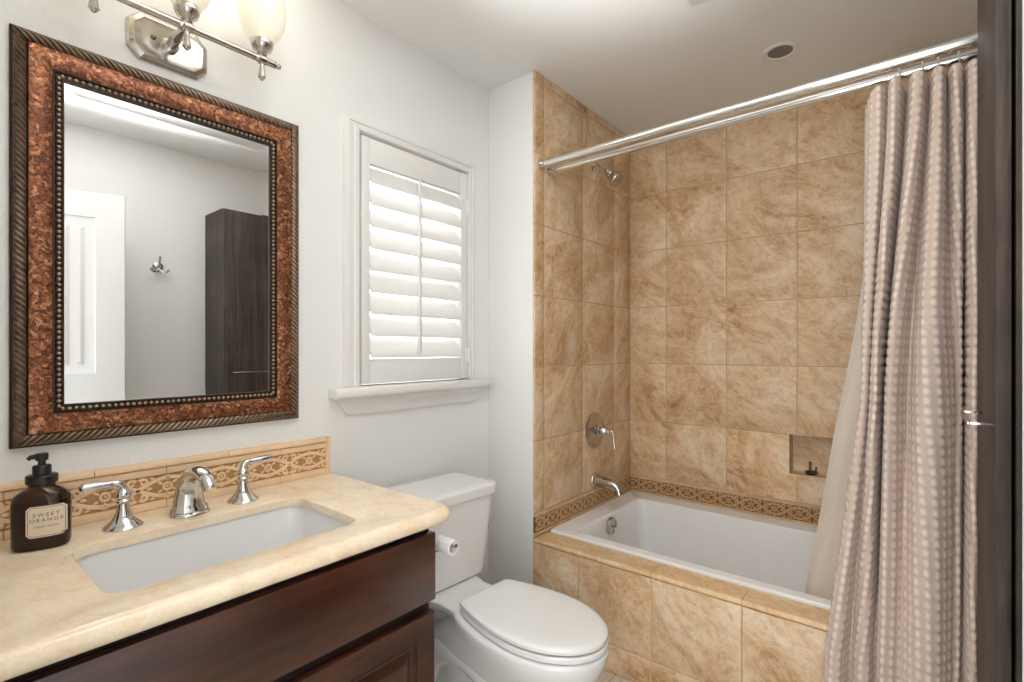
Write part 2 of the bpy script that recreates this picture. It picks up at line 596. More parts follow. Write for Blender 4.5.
# ---------------------------------------------------------------- carved frieze (raised scroll relief)
def ribbon(bm, pts, w, mp, d0, d1, closed=False):
    """raised strip along 2-D points; mp(u, v, d) -> world"""
    n = len(pts)
    L, R, L2, R2 = [], [], [], []
    for i in range(n):
        if closed:
            a, b = pts[i - 1], pts[(i + 1) % n]
        else:
            a, b = pts[max(i - 1, 0)], pts[min(i + 1, n - 1)]
        dx, dy = b[0] - a[0], b[1] - a[1]
        q = math.hypot(dx, dy) or 1e-9
        nx, ny = -dy / q, dx / q
        ww = w[i] if isinstance(w, list) else w
        p = pts[i]
        L.append(bm.verts.new(mp(p[0] + nx * ww, p[1] + ny * ww, d0)))
        R.append(bm.verts.new(mp(p[0] - nx * ww, p[1] - ny * ww, d0)))
        L2.append(bm.verts.new(mp(p[0] + nx * ww * 0.62, p[1] + ny * ww * 0.62, d1)))
        R2.append(bm.verts.new(mp(p[0] - nx * ww * 0.62, p[1] - ny * ww * 0.62, d1)))
    for i in range(n if closed else n - 1):
        j = (i + 1) % n
        bm.faces.new((L[i], L[j], L2[j], L2[i]))
        bm.faces.new((L2[i], L2[j], R2[j], R2[i]))
        bm.faces.new((R2[i], R2[j], R[j], R[i]))
    if not closed:
        for i in (0, n - 1):
            bm.faces.new((L[i], L2[i], R2[i], R[i]))

def blob(bm, cx, cy, rx, ry, rot, mp, d0, d1, n=8):
    c, s = math.cos(rot), math.sin(rot)
    ring0, ring1 = [], []
    for k in range(n):
        a = 2 * PI * k / n
        x, y = rx * math.cos(a), ry * math.sin(a)
        ring0.append(bm.verts.new(mp(cx + x * c - y * s, cy + x * s + y * c, d0)))
        x, y = x * 0.6, y * 0.6
        ring1.append(bm.verts.new(mp(cx + x * c - y * s, cy + x * s + y * c, d1)))
    bridge(bm, ring0, ring1)
    bm.faces.new(ring1)

def frieze(bm, u0, u1, v0, v1, mp, d0, d1, period, phase=0.0, q=1.0):
    hgt = v1 - v0
    vc = (v0 + v1) / 2
    A = hgt * 0.36
    w = hgt * 0.046 * q
    half = period / 2
    inside = lambda p: u0 + 0.002 < p[0] < u1 - 0.002
    def clipped(pts, ww, closed=False):
        run = []
        if closed and all(inside(p) for p in pts):
            ribbon(bm, pts, ww, mp, d0, d1, True)
            return
        for p in pts + ([pts[0]] if closed else []):
            if inside(p):
                run.append(p)
            else:
                if len(run) > 1:
                    ribbon(bm, run, ww, mp, d0, d1)
                run = []
        if len(run) > 1:
            ribbon(bm, run, ww, mp, d0, d1)
    n = int((u1 - u0) / 0.0035)
    us = [u0 + (u1 - u0) * k / n for k in range(n + 1)]
    for sgn in (1, -1):
        clipped([(u, vc + sgn * A * math.cos(PI * (u - u0 - phase) / period)) for u in us], w * 1.25)
    k0 = int(math.floor(-phase / period)) - 1
    for k in range(k0, k0 + int((u1 - u0) / period) + 4):
        fc = u0 + phase + k * period
        # flower in the middle of the ogee
        R = hgt * 0.26
        clipped([(fc + R * 0.55 * math.cos(a), vc + R * 0.55 * math.sin(a)) for a in [2 * PI * i / 16 for i in range(16)]], w * 0.8, True)
        for i in range(6):
            a = 2 * PI * i / 6 + PI / 6
            c = (fc + R * 1.15 * math.cos(a), vc + R * 1.25 * math.sin(a))
            if inside(c):
                blob(bm, c[0], c[1], R * 0.42, R * 0.22, a, mp, d0, d1)
        if inside((fc, vc)):
            blob(bm, fc, vc, R * 0.25, R * 0.25, 0, mp, d0, d1)
        for s in (1, -1):
            for e in (1, -1):
                c = (fc + s * half * 0.62, vc)
            if inside(c):
                blob(bm, c[0], c[1], hgt * 0.11, hgt * 0.075, 0, mp, d0, d1)
            c = (fc, vc + s * hgt * 0.435)
            if inside(c):
                blob(bm, c[0], c[1], hgt * 0.12, hgt * 0.045, 0, mp, d0, d1)
        # spirals around the crossing
        cc = fc + half
        for sx in (1, -1):
            for sy in (1, -1):
                pts = []
                ox, oy = cc + sx * hgt * 0.20, vc + sy * hgt * 0.29
                for i in range(15):
                    t = i / 14
                    a = 1.5 * PI * t * 1.35 + PI * 1.15
                    r = hgt * 0.165 * (1 - 0.72 * t)
                    pts.append((ox + sx * r * math.cos(a), oy - sy * r * math.sin(a)))
                clipped(pts, [w * (1.15 - 0.5 * i / 14) for i in range(15)] if all(inside(p) for p in pts) else w)
                c = (cc + sx * hgt * 0.50, vc + sy * hgt * 0.40)
                if inside(c):
                    blob(bm, c[0], c[1], hgt * 0.12, hgt * 0.05, -sx * sy * 0.35, mp, d0, d1)
        if inside((cc, vc)):
            blob(bm, cc, vc, hgt * 0.09, hgt * 0.07, PI / 4, mp, d0, d1, 4)

def tub_frieze(name, mp, a0, a1, period, phase):
    """band of carved tile: plain liners, dark recess and raised scrolls"""
    bm = B()
    for v0, v1, d in ((FZ0, FZ0 + 0.013, 0.013), (FZ1 - 0.017, FZ1 - 0.001, 0.013)):
        x = a0
        while x < a1 - 0.01:
            e = min(x + 0.3125, a1)
            lo, hi = mp(x + 0.0008, v0, 0), mp(e - 0.0008, v1, d)
            box(bm, [min(p, q) for p, q in zip(lo, hi)], [max(p, q) for p, q in zip(lo, hi)], 0.003, 2, random.random())
            x = e
    o = struct(name, bm, M['cap_tile'])
    bm = B()
    lo, hi = mp(a0, FZ0 + 0.0131, 0), mp(a1, FZ1 - 0.0171, 0.007)
    box(bm, [min(p, q) for p, q in zip(lo, hi)], [max(p, q) for p, q in zip(lo, hi)])
    struct('frieze_recess', bm, M['frieze_low2'], o, smooth=0)
    bm = B()
    frieze(bm, a0 + 0.002, a1 - 0.002, FZ0 + 0.014, FZ1 - 0.018, mp, 0.0068, 0.0098, period, phase, 1.25)
    struct('frieze_relief', bm, M['frieze_high2'], o, smooth=30)
tub_frieze('trim_2', lambda a, b, d: (a, YB + 0.012 - d, b), XW - 0.0095, XR - 0.002, 0.104, 0.02)
tub_frieze('trim_3', lambda a, b, d: (XW - 0.010 + d, a, b), YW + 0.003, YB + 0.0, 0.104, 0.03)

# ---------------------------------------------------------------- tub surround: tiled apron and ledge
sur = thing('tub_surround', 'low travertine tiled apron with a bullnose ledge along the front of the bathtub', 'tub surround', (1.1, YW + 0.05, 0))
bm = B()
acol = [XW - 0.008, 0.484, 0.793, 1.103, 1.414, 1.726, XR]
for i in range(6):
    for z0, z1 in ((0.0, 0.110), (0.110, 0.411)):
        box(bm, (acol[i] + 0.0014, YW, z0 + 0.0014), (acol[i + 1] - 0.0014, YW + 0.012, z1 - 0.0014), 0.0016, 2, random.random())
part('apron', bm, M['tile'], sur)
bm = B(); box(bm, (XW - 0.006, YW + 0.0016, 0.0), (XR - 0.001, YW + 0.095, 0.412)); part('apron_bed', bm, M['grout'], sur, smooth=0)
bm = B()
for i in range(6):
    x0, x1 = acol[i] + 0.0008, acol[i + 1] - 0.0008
    prof = [(YW + 0.104, 0.4125), (YW + 0.104, LEDGE)]
    for k in range(9):
        a = PI / 2 + (PI * 0.5) * k / 8
        prof.append((YW + 0.010 + 0.014 * math.cos(a), LEDGE - 0.011 + 0.011 * math.sin(a)))
    prof += [(YW - 0.004, 0.4155), (YW - 0.002, 0.4132), (YW + 0.001, 0.4125)]
    fsb = len(bm.faces)
    loft(bm, [[(x, p[0], p[1]) for p in prof] for x in (x0, x1)])
    ly = bm.faces.layers.float.get('tid') or bm.faces.layers.float.new('tid')
    bm.faces.ensure_lookup_table()
    tv = random.random()
    for f in bm.faces[fsb:]:
        f[ly] = tv
part('ledge', bm, M['cap_tile'], sur)

# ---------------------------------------------------------------- bathtub
tub = thing('bathtub', 'white rectangular alcove bathtub set behind the tiled apron', 'bathtub', (1.1, 2.23, 0))
TX0, TX1, TY0, TY1, TZ = XW + 0.005, XR - 0.002, 1.836, YB - 0.003, 0.4415
def rr(x0, x1, y0, y1, r, z):
    return [(p[0], p[1], z) for p in rrect(x0, x1, y0, y1, r, 6)]
rings = [
    rr(TX0 + 0.09, TX1 - 0.1, TY0 + 0.04, TY1 - 0.09, 0.06, 0.02),
    rr(TX0 + 0.075, TX1 - 0.08, TY0 + 0.028, TY1 - 0.08, 0.05, 0.40),
    rr(TX0 + 0.004, TX1, TY0 + 0.002, TY1, 0.006, 0.418),
    rr(TX0, TX1, TY0, TY1, 0.008, 0.424),
    rr(TX0, TX1, TY0, TY1, 0.008, TZ - 0.003),
    rr(TX0 + 0.003, TX1 - 0.003, TY0 + 0.003, TY1 - 0.003, 0.010, TZ),
    rr(0.368, 1.862, 1.884, 2.528, 0.035, TZ),
    rr(0.374, 1.855, 1.890, 2.522, 0.034, TZ - 0.006),
    rr(0.384, 1.835, 1.898, 2.514, 0.04, 0.38),
    rr(0.402, 1.770, 1.910, 2.502, 0.055, 0.22),
    rr(0.412, 1.730, 1.920, 2.492, 0.065, 0.14),
    rr(0.425, 1.700, 1.935, 2.478, 0.07, 0.105),
    rr(0.450, 1.670, 1.960, 2.452, 0.07, 0.090),
    rr(0.60, 1.50, 2.08, 2.33, 0.06, 0.083),
]
bm = B(); loft(bm, rings); part('basin', bm, M['tub'], tub, smooth=35)
bm = B(); lathe(bm, [(0.0005, 0), (0.041, 0.0), (0.042, 0.005), (0.040, 0.016), (0.034, 0.018), (0.033, 0.014), (0.012, 0.015), (0.0005, 0.016)], (0.3845, 2.178, 0.392), (1, 0, -0.05), 30)
ov = part('overflow_plate', bm, M['nickel'], tub)
bm = B(); lathe(bm, [(0.0005, 0), (0.007, 0.0), (0.006, 0.003), (0.0005, 0.004)], (0.3995, 2.178, 0.391), (1, 0, -0.05), 12); part('screw', bm, M['dark_metal'], ov)
bm = B(); lathe(bm, [(0.0005, 0), (0.030, 0.0), (0.029, 0.004), (0.022, 0.005), (0.020, 0.002), (0.0005, 0.006)], (0.66, 2.20, 0.083), (0, 0, 1), 24); part('drain', bm, M['chrome'], tub)

# ---------------------------------------------------------------- shower and tub fittings on the tiled end wall
VY = 2.232
sh = thing('wall_shower', 'chrome shower head on a short angled arm high on the tiled end wall', 'shower head', (XW, VY, 2.165))
bm = B(); lathe(bm, [(0.028, 0.0), (0.028, 0.003), (0.018, 0.010), (0.011, 0.012)], (XW + 0.0005, VY - 0.01, 2.165), (1, 0, 0), 24); part('flange', bm, M['chrome'], sh)
bm = B(); tube(bm, catmull([(XW + 0.008, VY - 0.01, 2.165), (XW + 0.03, VY - 0.01, 2.164), (XW + 0.052, VY - 0.01, 2.150), (XW + 0.075, VY - 0.008, 2.125)], 6), 0.0095, 14); part('arm', bm, M['chrome'], sh)
hd = Vector((0.72, 0.02, -0.72)).normalized()
ho = Vector((XW + 0.068, VY - 0.008, 2.132))
bm = B(); lathe(bm, [(0.010, 0.0), (0.017, 0.004), (0.019, 0.014), (0.017, 0.026), (0.016, 0.030), (0.016, 0.033), (0.024, 0.037), (0.026, 0.046), (0.024, 0.050), (0.030, 0.060), (0.036, 0.074), (0.0385, 0.084), (0.0385, 0.092), (0.036, 0.095), (0.0005, 0.0955)], ho, hd, 30); part('spray_head', bm, M['nickel'], sh)
bm = B()
u, w = frame_from(hd)
for ring, cnt in ((0.010, 6), (0.019, 12), (0.028, 16)):
    for k in range(cnt):
        a = 2 * PI * k / cnt
        lathe(bm, [(0.0018, 0), (0.0014, 0.003), (0.0003, 0.0034)], ho + hd * 0.095 + u * ring * math.cos(a) + w * ring * math.sin(a), hd, 6)
part('spray_face', bm, M['dark_metal'], sh)

va = thing('shower_valve', 'round chrome shower valve plate with a drop lever on the tiled end wall', 'shower valve', (XW, VY, 0.83))
bm = B(); lathe(bm, [(0.089, 0.0), (0.089, 0.004), (0.084, 0.009), (0.074, 0.010), (0.070, 0.007), (0.060, 0.009), (0.040, 0.014), (0.030, 0.016)], (XW + 0.0005, VY, 0.833), (1, 0, 0), 40, sy=1.03); part('escutcheon', bm, M['nickel'], va)
bm = B(); lathe(bm, [(0.028, 0.0), (0.027, 0.012), (0.020, 0.016), (0.020, 0.028), (0.024, 0.032), (0.024, 0.044), (0.019, 0.050), (0.015, 0.060), (0.016, 0.066), (0.012, 0.072), (0.0005, 0.074)], (XW + 0.015, VY, 0.833), (1, 0, 0), 26); st = part('stem', bm, M['chrome'], va)
bm = B(); tube(bm, catmull([(XW + 0.080, VY, 0.834), (XW + 0.098, VY + 0.004, 0.832), (XW + 0.104, VY + 0.006, 0.815), (XW + 0.106, VY + 0.008, 0.780), (XW + 0.110, VY + 0.010, 0.748)], 6), [0.0075] * 8 + [0.0062] * 10 + [0.0078] * 7, 12); part('lever', bm, M['chrome'], va)

sp = thing('tub_spout', 'curved chrome tub filler spout just above the tub end', 'tub spout', (XW, VY, 0.57))
bm = B()
pts = catmull([(XW + 0.0, VY, 0.578), (XW + 0.06, VY, 0.577), (XW + 0.105, VY, 0.570), (XW + 0.132, VY, 0.553), (XW + 0.140, VY, 0.530)], 7)
tube(bm, pts, [0.030 - 0.008 * min(1, i / 20) for i in range(len(pts))], 22); part('spout', bm, M['nickel'], sp)
bm = B(); lathe(bm, [(0.039, 0.0), (0.039, 0.006), (0.034, 0.012), (0.030, 0.013)], (XW + 0.0005, VY, 0.578), (1, 0, 0), 28); part('flange', bm, M['chrome'], sp)

# ---------------------------------------------------------------- niche: razor holder
rz = thing('razor_holder', 'small dark metal dish with two upright prongs standing in the tiled niche', 'razor holder', (1.155, 2.672, NZ0))
bm = B(); lathe(bm, [(0.030, 0.0), (0.036, 0.004), (0.038, 0.010), (0.035, 0.011), (0.030, 0.006), (0.0005, 0.005)], (1.155, 2.672, NZ0 + 0.0005), n=26, sy=0.7); part('dish', bm, M['dark_metal'], rz)
bm = B()
tube(bm, [(1.150, 2.676, NZ0 + 0.005), (1.149, 2.677, NZ0 + 0.03), (1.149, 2.677, NZ0 + 0.056)], [0.007, 0.0055, 0.0065], 10); part('prong', bm, M['dark_metal'], rz)
bm = B()
tube(bm, catmull([(1.160, 2.668, NZ0 + 0.005), (1.172, 2.668, NZ0 + 0.016), (1.175, 2.668, NZ0 + 0.036)], 5), 0.0042, 10); part('prong', bm, M['dark_metal'], rz)

# ---------------------------------------------------------------- curtain rods
rod = thing('shower_curtain_rod', 'double chrome shower curtain rod spanning the tub opening below the ceiling', 'curtain rod', (1.1, 1.80, 2.04))
RA, RBy = (1.776, 2.045), (1.838, 2.034)
for (y, z), r in ((RA, 0.0160), (RBy, 0.0145)):
    bm = B(); tube(bm, [(XW + 0.004, y, z), (0.6, y, z), (1.2, y, z), (XR - 0.004, y, z)], r, 24); part('rod', bm, M['polished'], rod)
    for x, s in ((XW + 0.0005, 1), (XR - 0.0005, -1)):
        bm = B(); lathe(bm, [(r + 0.007, 0), (r + 0.007, 0.006), (r + 0.004, 0.014), (r + 0.003, 0.022), (r + 0.0005, 0.023)], (x, y, z), (s, 0, 0), 24); part('end_cap', bm, M['chrome'], rod)
# ring under the inner rod's end, as a holder
bm = B(); tube(bm, [(XW + 0.03, RBy[0] + 0.018 * math.cos(a), RBy[1] - 0.012 + 0.020 * math.sin(a)) for a in [2 * PI * k / 20 for k in range(20)]], 0.0035, 8, closed=True); part('support_ring', bm, M['chrome'], rod)

# ---------------------------------------------------------------- shower curtain
#          x at (top, middle, low)     offset from the hanging plane at (top, middle, low)
CP = [
    (1.432, 1.422, 1.344, 0.000, 0.000, 0.000),
    (1.456, 1.431, 1.366, -0.020, -0.016, -0.022),
    (1.478, 1.441, 1.398, 0.018, 0.002, 0.022),
    (1.495, 1.456, 1.430, -0.034, -0.034, -0.004),
    (1.520, 1.471, 1.455, 0.034, 0.060, 0.046),
    (1.547, 1.486, 1.480, -0.032, -0.032, -0.026),
    (1.571, 1.526, 1.513, 0.034, 0.002, -0.016),
    (1.590, 1.570, 1.561, -0.036, -0.036, -0.040),
    (1.609, 1.614, 1.606, 0.032, -0.012, -0.012),
    (1.626, 1.628, 1.620, -0.030, 0.010, 0.008),
    (1.644, 1.641, 1.634, 0.034, 0.072, 0.050),
    (1.659, 1.655, 1.648, -0.030, -0.022, -0.026),
    (1.682, 1.675, 1.668, 0.034, 0.034, 0.030),
    (1.706, 1.698, 1.694, -0.030, -0.026, -0.026),
    (1.730, 1.725, 1.722, 0.032, 0.032, 0.030),
    (1.756, 1.752, 1.750, -0.030, -0.026, -0.028),
    (1.784, 1.780, 1.778, 0.032, 0.032, 0.030),
    (1.812, 1.808, 1.806, -0.030, -0.028, -0.028),
    (1.842, 1.838, 1.836, 0.030, 0.030, 0.028),
    (1.872, 1.868, 1.866, -0.026, -0.024, -0.024),
    (1.905, 1.902, 1.900, 0.000, 0.000, 0.000),
]
ZT, ZM, ZL, ZB = 2.005, 1.10, 0.40, 0.06
def lag(z, a, b, c):
    """smooth interpolation through the three measured heights, linear below"""
    if z >= ZM:
        t = (ZT - z) / (ZT - ZM)
        t = t * t * (3 - 2 * t) * 0.55 + t * 0.45
        return a + (b - a) * t
    t = (ZM - z) / (ZM - ZL)
    if t <= 1:
        return b + (c - b) * t
    return c + (c - b) * (t - 1) * 0.35
def hang_y(z):
    return lag(z, 1.812, 1.732, 1.670)
def curtain_plan(z):
    pts = []
    for i, (x0, x1, x2, o0, o1, o2) in enumerate(CP):
        pts.append(Vector((lag(z, x0, x1, x2), hang_y(z) + lag(z, 1.15, 1.9, 1.4) * lag(z, o0, o1, o2), 0)))
    full = [pts[0]]
    for i in range(1, len(pts) - 1):
        if i % 2:                              # a ridge: broad and rounded
            a, b, c = pts[i - 1], pts[i], pts[i + 1]
            full.append(Vector((b.x + (a.x - b.x) * 0.42, b.y, 0)))
            full.append(Vector((b.x + (c.x - b.x) * 0.42, b.y, 0)))
        else:                                  # a valley: narrow
            full.append(pts[i])
    full.append(pts[-1])
    return catmull(full, 12)
def resample(pl, n):
    d = [0.0]
    for a, b in zip(pl, pl[1:]):
        d.append(d[-1] + (b - a).length)
    out, j = [], 0
    for k in range(n + 1):
        t = d[-1] * k / n
        while j < len(d) - 2 and d[j + 1] < t:
            j += 1
        f = (t - d[j]) / max(1e-9, d[j + 1] - d[j])
        out.append(pl[j].lerp(pl[j + 1], f))
    return out, d[-1]
bm = B()
PU, PV = 0.0285, 0.0252
mid_len = resample(curtain_plan(ZM), 10)[1]
NS, NZ = 6 * round(mid_len / PU), 6 * round((ZT - ZB) / PV)
PU, PV = mid_len / (NS / 6), (ZT - ZB) / (NZ / 6)
wl = bm.verts.layers.float.new('weave')
prev = None
for j in range(NZ + 1):
    z = ZT + (ZB - ZT) * j / NZ
    row, _ = resample(curtain_plan(z), NS)
    vs = []
    for i, p in enumerate(row):
        a, b = row[max(i - 1, 0)], row[min(i + 1, NS)]
        t = (b - a).normalized()
        nrm = Vector((t.y, -t.x, 0))
        s = mid_len * i / NS
        cu = 0.5 + 0.5 * math.cos(2 * PI * s / PU)
        cv = abs(math.sin(PI * (ZT - z) / PV))
        hgt = (cu ** 0.85) * (cv ** 0.75)
        near_top = max(0.0, 1 - (ZT - z) / 0.05)
        zz = z - 0.012 * near_top * (0.5 - 0.5 * math.cos(2 * PI * i / NS * 10))
        if s < 0.05:
            zz -= 0.03 * near_top * (1 - s / 0.05)
        q = p + nrm * (0.0034 * hgt)
        if zz < 0.56:
            lim = 1.716 + 0.25 * max(0.0, zz - 0.44)
            q.y = min(q.y, lim)
        if q.x > 1.63:
            q.y = max(q.y, 1.620)
        v = bm.verts.new((q.x, q.y, zz))
        v[wl] = min(1.0, max(0.0, (hgt - 0.25) * 1.4))
        vs.append(v)
    if prev:
        for i in range(NS):
            bm.faces.new((prev[i], prev[i + 1], vs[i + 1], vs[i]))
    prev = vs
cu_o = solo('shower_curtain', bm, M['curtain'], (1.62, 1.70, 0.06), 'pinkish beige waffle weave fabric shower curtain bunched in folds beside the dark cabinet', 'shower curtain', smooth=180, recalc=False)
sm = cu_o.modifiers.new('cloth', 'SOLIDIFY'); sm.thickness = 0.0012; sm.offset = 1

# liner
bm = B()
prev = None
for j in range(61):
    t = j / 60
    z = 1.992 + (0.30 - 1.992) * t
    if z > 1.5:
        q = (1.992 - z) / 0.492; xl = 1.418 + (1.412 - 1.418) * q
    elif z > 1.0:
        q = (1.5 - z) / 0.5; xl = 1.412 - 0.077 * (q ** 1.25)
    else:
        q = (1.0 - z) / 0.6; xl = 1.335 - 0.092 * q
    yl = 1.876 + (1.955 - 1.876) * min(1, (1.992 - z) / 1.35)
    vs = []
    for i in range(91):
        s = i / 90
        x = xl + (1.89 - xl) * s
        amp = 0.014 * min(1, s * 7) + 0.004
        y = yl + amp * math.sin(2 * PI * (s * 6.5 + 0.05 * math.sin(5 * t))) * (0.6 + 0.4 * (1 - t)) + (0.012 if s < 0.02 else 0)
        vs.append(bm.verts.new((x, y, z)))
    if prev:
        for i in range(90):
            bm.faces.new((prev[i], prev[i + 1], vs[i + 1], vs[i]))
    prev = vs
li = solo('curtain_liner', bm, M['liner'], (1.6, 1.88, 0.30), 'pale translucent plastic liner hanging inside the tub behind the fabric curtain', 'curtain liner', smooth=180, recalc=False)
sm = li.modifiers.new('sheet', 'SOLIDIFY'); sm.thickness = 0.0006

# hooks over the inner rod
hook0 = None
hooks = [(1.500, 'first'), (1.552, ''), (1.585, ''), (1.628, ''), (1.676, ''), (1.722, ''), (1.768, ''), (1.815, ''), (1.862, '')]
for i, (x, _) in enumerate(hooks):
    if hook0 is None:
        bm = B()
        pts = []
        for k in range(16):
            a = math.radians(-60 + 300 * k / 15)
            pts.append((x + 0.006 * k / 15, RBy[0] + 0.0185 * math.cos(a), RBy[1] + 0.0185 * math.sin(a)))
        pts.append((x + 0.007, RBy[0] - 0.006, RBy[1] - 0.026))
        pts.append((x + 0.007, RBy[0] - 0.004, RBy[1] - 0.036))
        tube(bm, catmull(pts, 2), 0.0022, 8)
        hook0 = solo('curtain_hook', bm, M['white_plastic'], (x, RBy[0], RBy[1] - 0.036), 'small pale shower curtain hook looped over the thinner lower rod', 'curtain hook', 'curtain hooks on the lower rod')
    else:
        o = hook0.copy(); COL.objects.link(o)
        o.location = (x, RBy[0], RBy[1] - 0.036)

# ---------------------------------------------------------------- recessed ceiling light and vent
rl = thing('recessed_light', 'round recessed ceiling light, unlit and grey inside, above the tub', 'ceiling light', (1.11, 2.25, H))
bm = B(); lathe(bm, [(0.066, 0.0), (0.066, -0.003), (0.062, -0.006), (0.052, -0.006), (0.046, -0.003), (0.045, -0.0005)], (1.11, 2.25, H - 0.0003), n=40, cap0=False, cap1=False)
part('trim_ring', bm, M['white_plastic'], rl)
bm = B(); lathe(bm, [(0.0455, -0.0022), (0.030, -0.0012), (0.0005, -0.0010)], (1.11, 2.25, H - 0.0001), n=36, cap0=False); part('lens', bm, M['can_inside'], rl, recalc=True)

vt = thing('exhaust_fan', 'white square ceiling exhaust fan grille, one corner just inside the top edge', 'exhaust fan', (1.07, 1.60, H))
bm = B(); box(bm, (0.934, 1.455, H - 0.016), (1.214, 1.735, H - 0.0005), 0.005, 3); part('cover', bm, M['white_plastic'], vt)
bm = B()
for k in range(11):
    y = 1.50 + 0.019 * k
    box(bm, (0.975, y, H - 0.0175), (1.173, y + 0.008, H - 0.0155), 0.0006, 1)
part('slot_grille', bm, M['gap'], vt)

# ---------------------------------------------------------------- window: casing, stool, glass
win = thing('window_1', 'white cased window on the vanity wall', 'window', (0, 1.31, 1.11))
del win['category'], win['label']
win['kind'] = 'structure'
def casing_profile(w):
    return [(0, 0), (0, 0.012), (w * 0.06, 0.020), (w * 0.30, 0.022), (w * 0.36, 0.017), (w * 0.62, 0.016), (w * 0.68, 0.020), (w * 0.9, 0.020), (w, 0.014), (w, 0)]
bm = B()
# left leg, head, right leg: profile (w from the outer edge, depth)
yl0, yl1, yr0, yr1, zt0, zt1 = 0.972, 1.036, 1.584, 1.618, 2.013, 2.052
pl = casing_profile(1.0)
ringA = [(d, yl0 + w * (yl1 - yl0), 1.110) for w, d in pl]
ringB = [(d, yl0 + w * (yl1 - yl0), zt1 - w * (zt1 - zt0)) for w, d in pl]
ringC = [(d, yr1 - w * (yr1 - yr0), zt1 - w * (zt1 - zt0)) for w, d in pl]
ringD = [(d, yr1 - w * (yr1 - yr0), 1.110) for w, d in pl]
loft(bm, [ringA, ringB, ringC, ringD])
struct('casing', bm, M['trim'], win)
bm = B()
# stool (sill) with a rounded nose
prof = [(0.0005, 1.072), (0.040, 1.072), (0.047, 1.075), (0.051, 1.082), (0.052, 1.0905), (0.051, 1.099), (0.047, 1.106), (0.040, 1.109), (0.0005, 1.109)]
rings = []
for y, k in ((0.921, 0.55), (0.926, 0.9), (0.934, 1.0), (1.690, 1.0), (1.698, 0.9), (1.703, 0.55)):
    rings.append([(x * k if x > 0.001 else x, y, 1.0905 + (z - 1.0905) * (0.6 + 0.4 * k)) for x, z in prof])
loft(bm, rings); box(bm, (-0.075, WY0 + 0.001, 1.09), (0.0, WY1 - 0.001, 1.1115))
struct('sill', bm, M['trim'], win)
bm = B()
# apron moulding under the stool
prof = [(0.0005, 1.0715), (0.030, 1.0715), (0.030, 1.060), (0.026, 1.052), (0.018, 1.040), (0.015, 1.028), (0.014, 1.018), (0.010, 1.010), (0.0005, 1.008)]
rings = []
for y, dz in ((0.945, 0.03), (0.948, 0.0)):
    pass
def apron_ring(y, inset):
    return [(x, y + inset * (1.0715 - z), z) for x, z in prof]
loft(bm, [apron_ring(0.940, 0.75), apron_ring(1.672, -0.75)])
struct('apron_moulding', bm, M['trim'], win)
bm = B()
for lo, hi in (((-0.12, WY0, WZ0), (-0.02, WY0 + 0.018, WZ1)), ((-0.12, WY1 - 0.018, WZ0), (-0.02, WY1, WZ1)),
               ((-0.12, WY0 + 0.018, WZ0), (-0.076, WY1 - 0.018, WZ0 + 0.03)), ((-0.12, WY0 + 0.018, WZ1 - 0.02), (-0.02, WY1 - 0.018, WZ1)),
               ((-0.105, WY0 + 0.018, 1.545), (-0.08, WY1 - 0.018, 1.575))):
    box(bm, lo, hi, 0.002, 1)
struct('frame', bm, M['trim'], win)
bm = B(); box(bm, (-0.096, WY0 + 0.018, WZ0 + 0.03), (-0.092, WY1 - 0.018, WZ1 - 0.02)); struct('glass', bm, M['window_glass'], win, smooth=0)

# ---------------------------------------------------------------- plantation shutter
su = thing('window_shutter', 'white plantation shutter with tilted louvers and a centre tilt rod in the window', 'shutter', (0.0, 1.31, 1.115))
SY0, SY1, SZ0, SZ1 = 1.044, 1.577, 1.1165, 2.004
sx0, sx1 = -0.012, 0.015
IY0, IY1 = 1.078, 1.538
bm = B(); box(bm, (sx0, SY0, SZ0), (sx1, IY0, SZ1), 0.002, 2); part('stile', bm, M['trim'], su)
bm = B(); box(bm, (sx0, IY1, SZ0), (sx1, SY1, SZ1), 0.002, 2); part('stile', bm, M['trim'], su)
bm = B(); box(bm, (sx0, IY0 + 0.0003, 1.912), (sx1 - 0.001, IY1 - 0.0003, SZ1), 0.003, 2); part('rail', bm, M['trim'], su)
bm = B(); box(bm, (sx0, IY0 + 0.0003, SZ0), (sx1 - 0.001, IY1 - 0.0003, 1.206), 0.003, 2); part('rail', bm, M['trim'], su)
pitch = 0.0785
lv0 = None
for k in range(9):
    zc = 1.876 - pitch * k
    if lv0 is None:
        bm = B()
        n = 16
        hw, ht, ang = 0.0470, 0.0052, math.radians(56)
        ring = []
        for q in range(n):
            a = 2 * PI * q / n
            px, pz = hw * math.cos(a), ht * math.sin(a)
            ring.append((px * math.cos(ang) + pz * math.sin(ang), -px * math.sin(ang) + pz * math.cos(ang)))
        loft(bm, [[(0.0 + rx, y, zc + rz_) for rx, rz_ in ring] for y in (IY0 + 0.0012, IY1 - 0.0012)])
        lv0 = part('louver', bm, M['trim'], su)
    else:
        o = lv0.copy(); COL.objects.link(o); o.parent = su
        o.location = (0, 0, -pitch * k)
ym = 1.293
bm = B()
ztop, zbot = 1.905, 1.225
prof = [(0.010, zbot), (0.010, ztop)]
box(bm, (0.0285, ym - 0.0075, zbot), (0.0395, ym + 0.0075, ztop), 0.0035, 3)
part('tilt_rod', bm, M['trim'], su)
for z in (1.860, 1.215):
    bm = B(); tube(bm, [(0.0165, SY1 + 0.005, z - 0.034), (0.0165, SY1 + 0.005, z), (0.0165, SY1 + 0.005, z + 0.034)], 0.0055, 12)
    box(bm, (0.0142, SY1 - 0.012, z - 0.030), (0.0166, SY1 + 0.004, z + 0.030), 0.0008, 1)
    part('hinge', bm, M['white_plastic'], su)

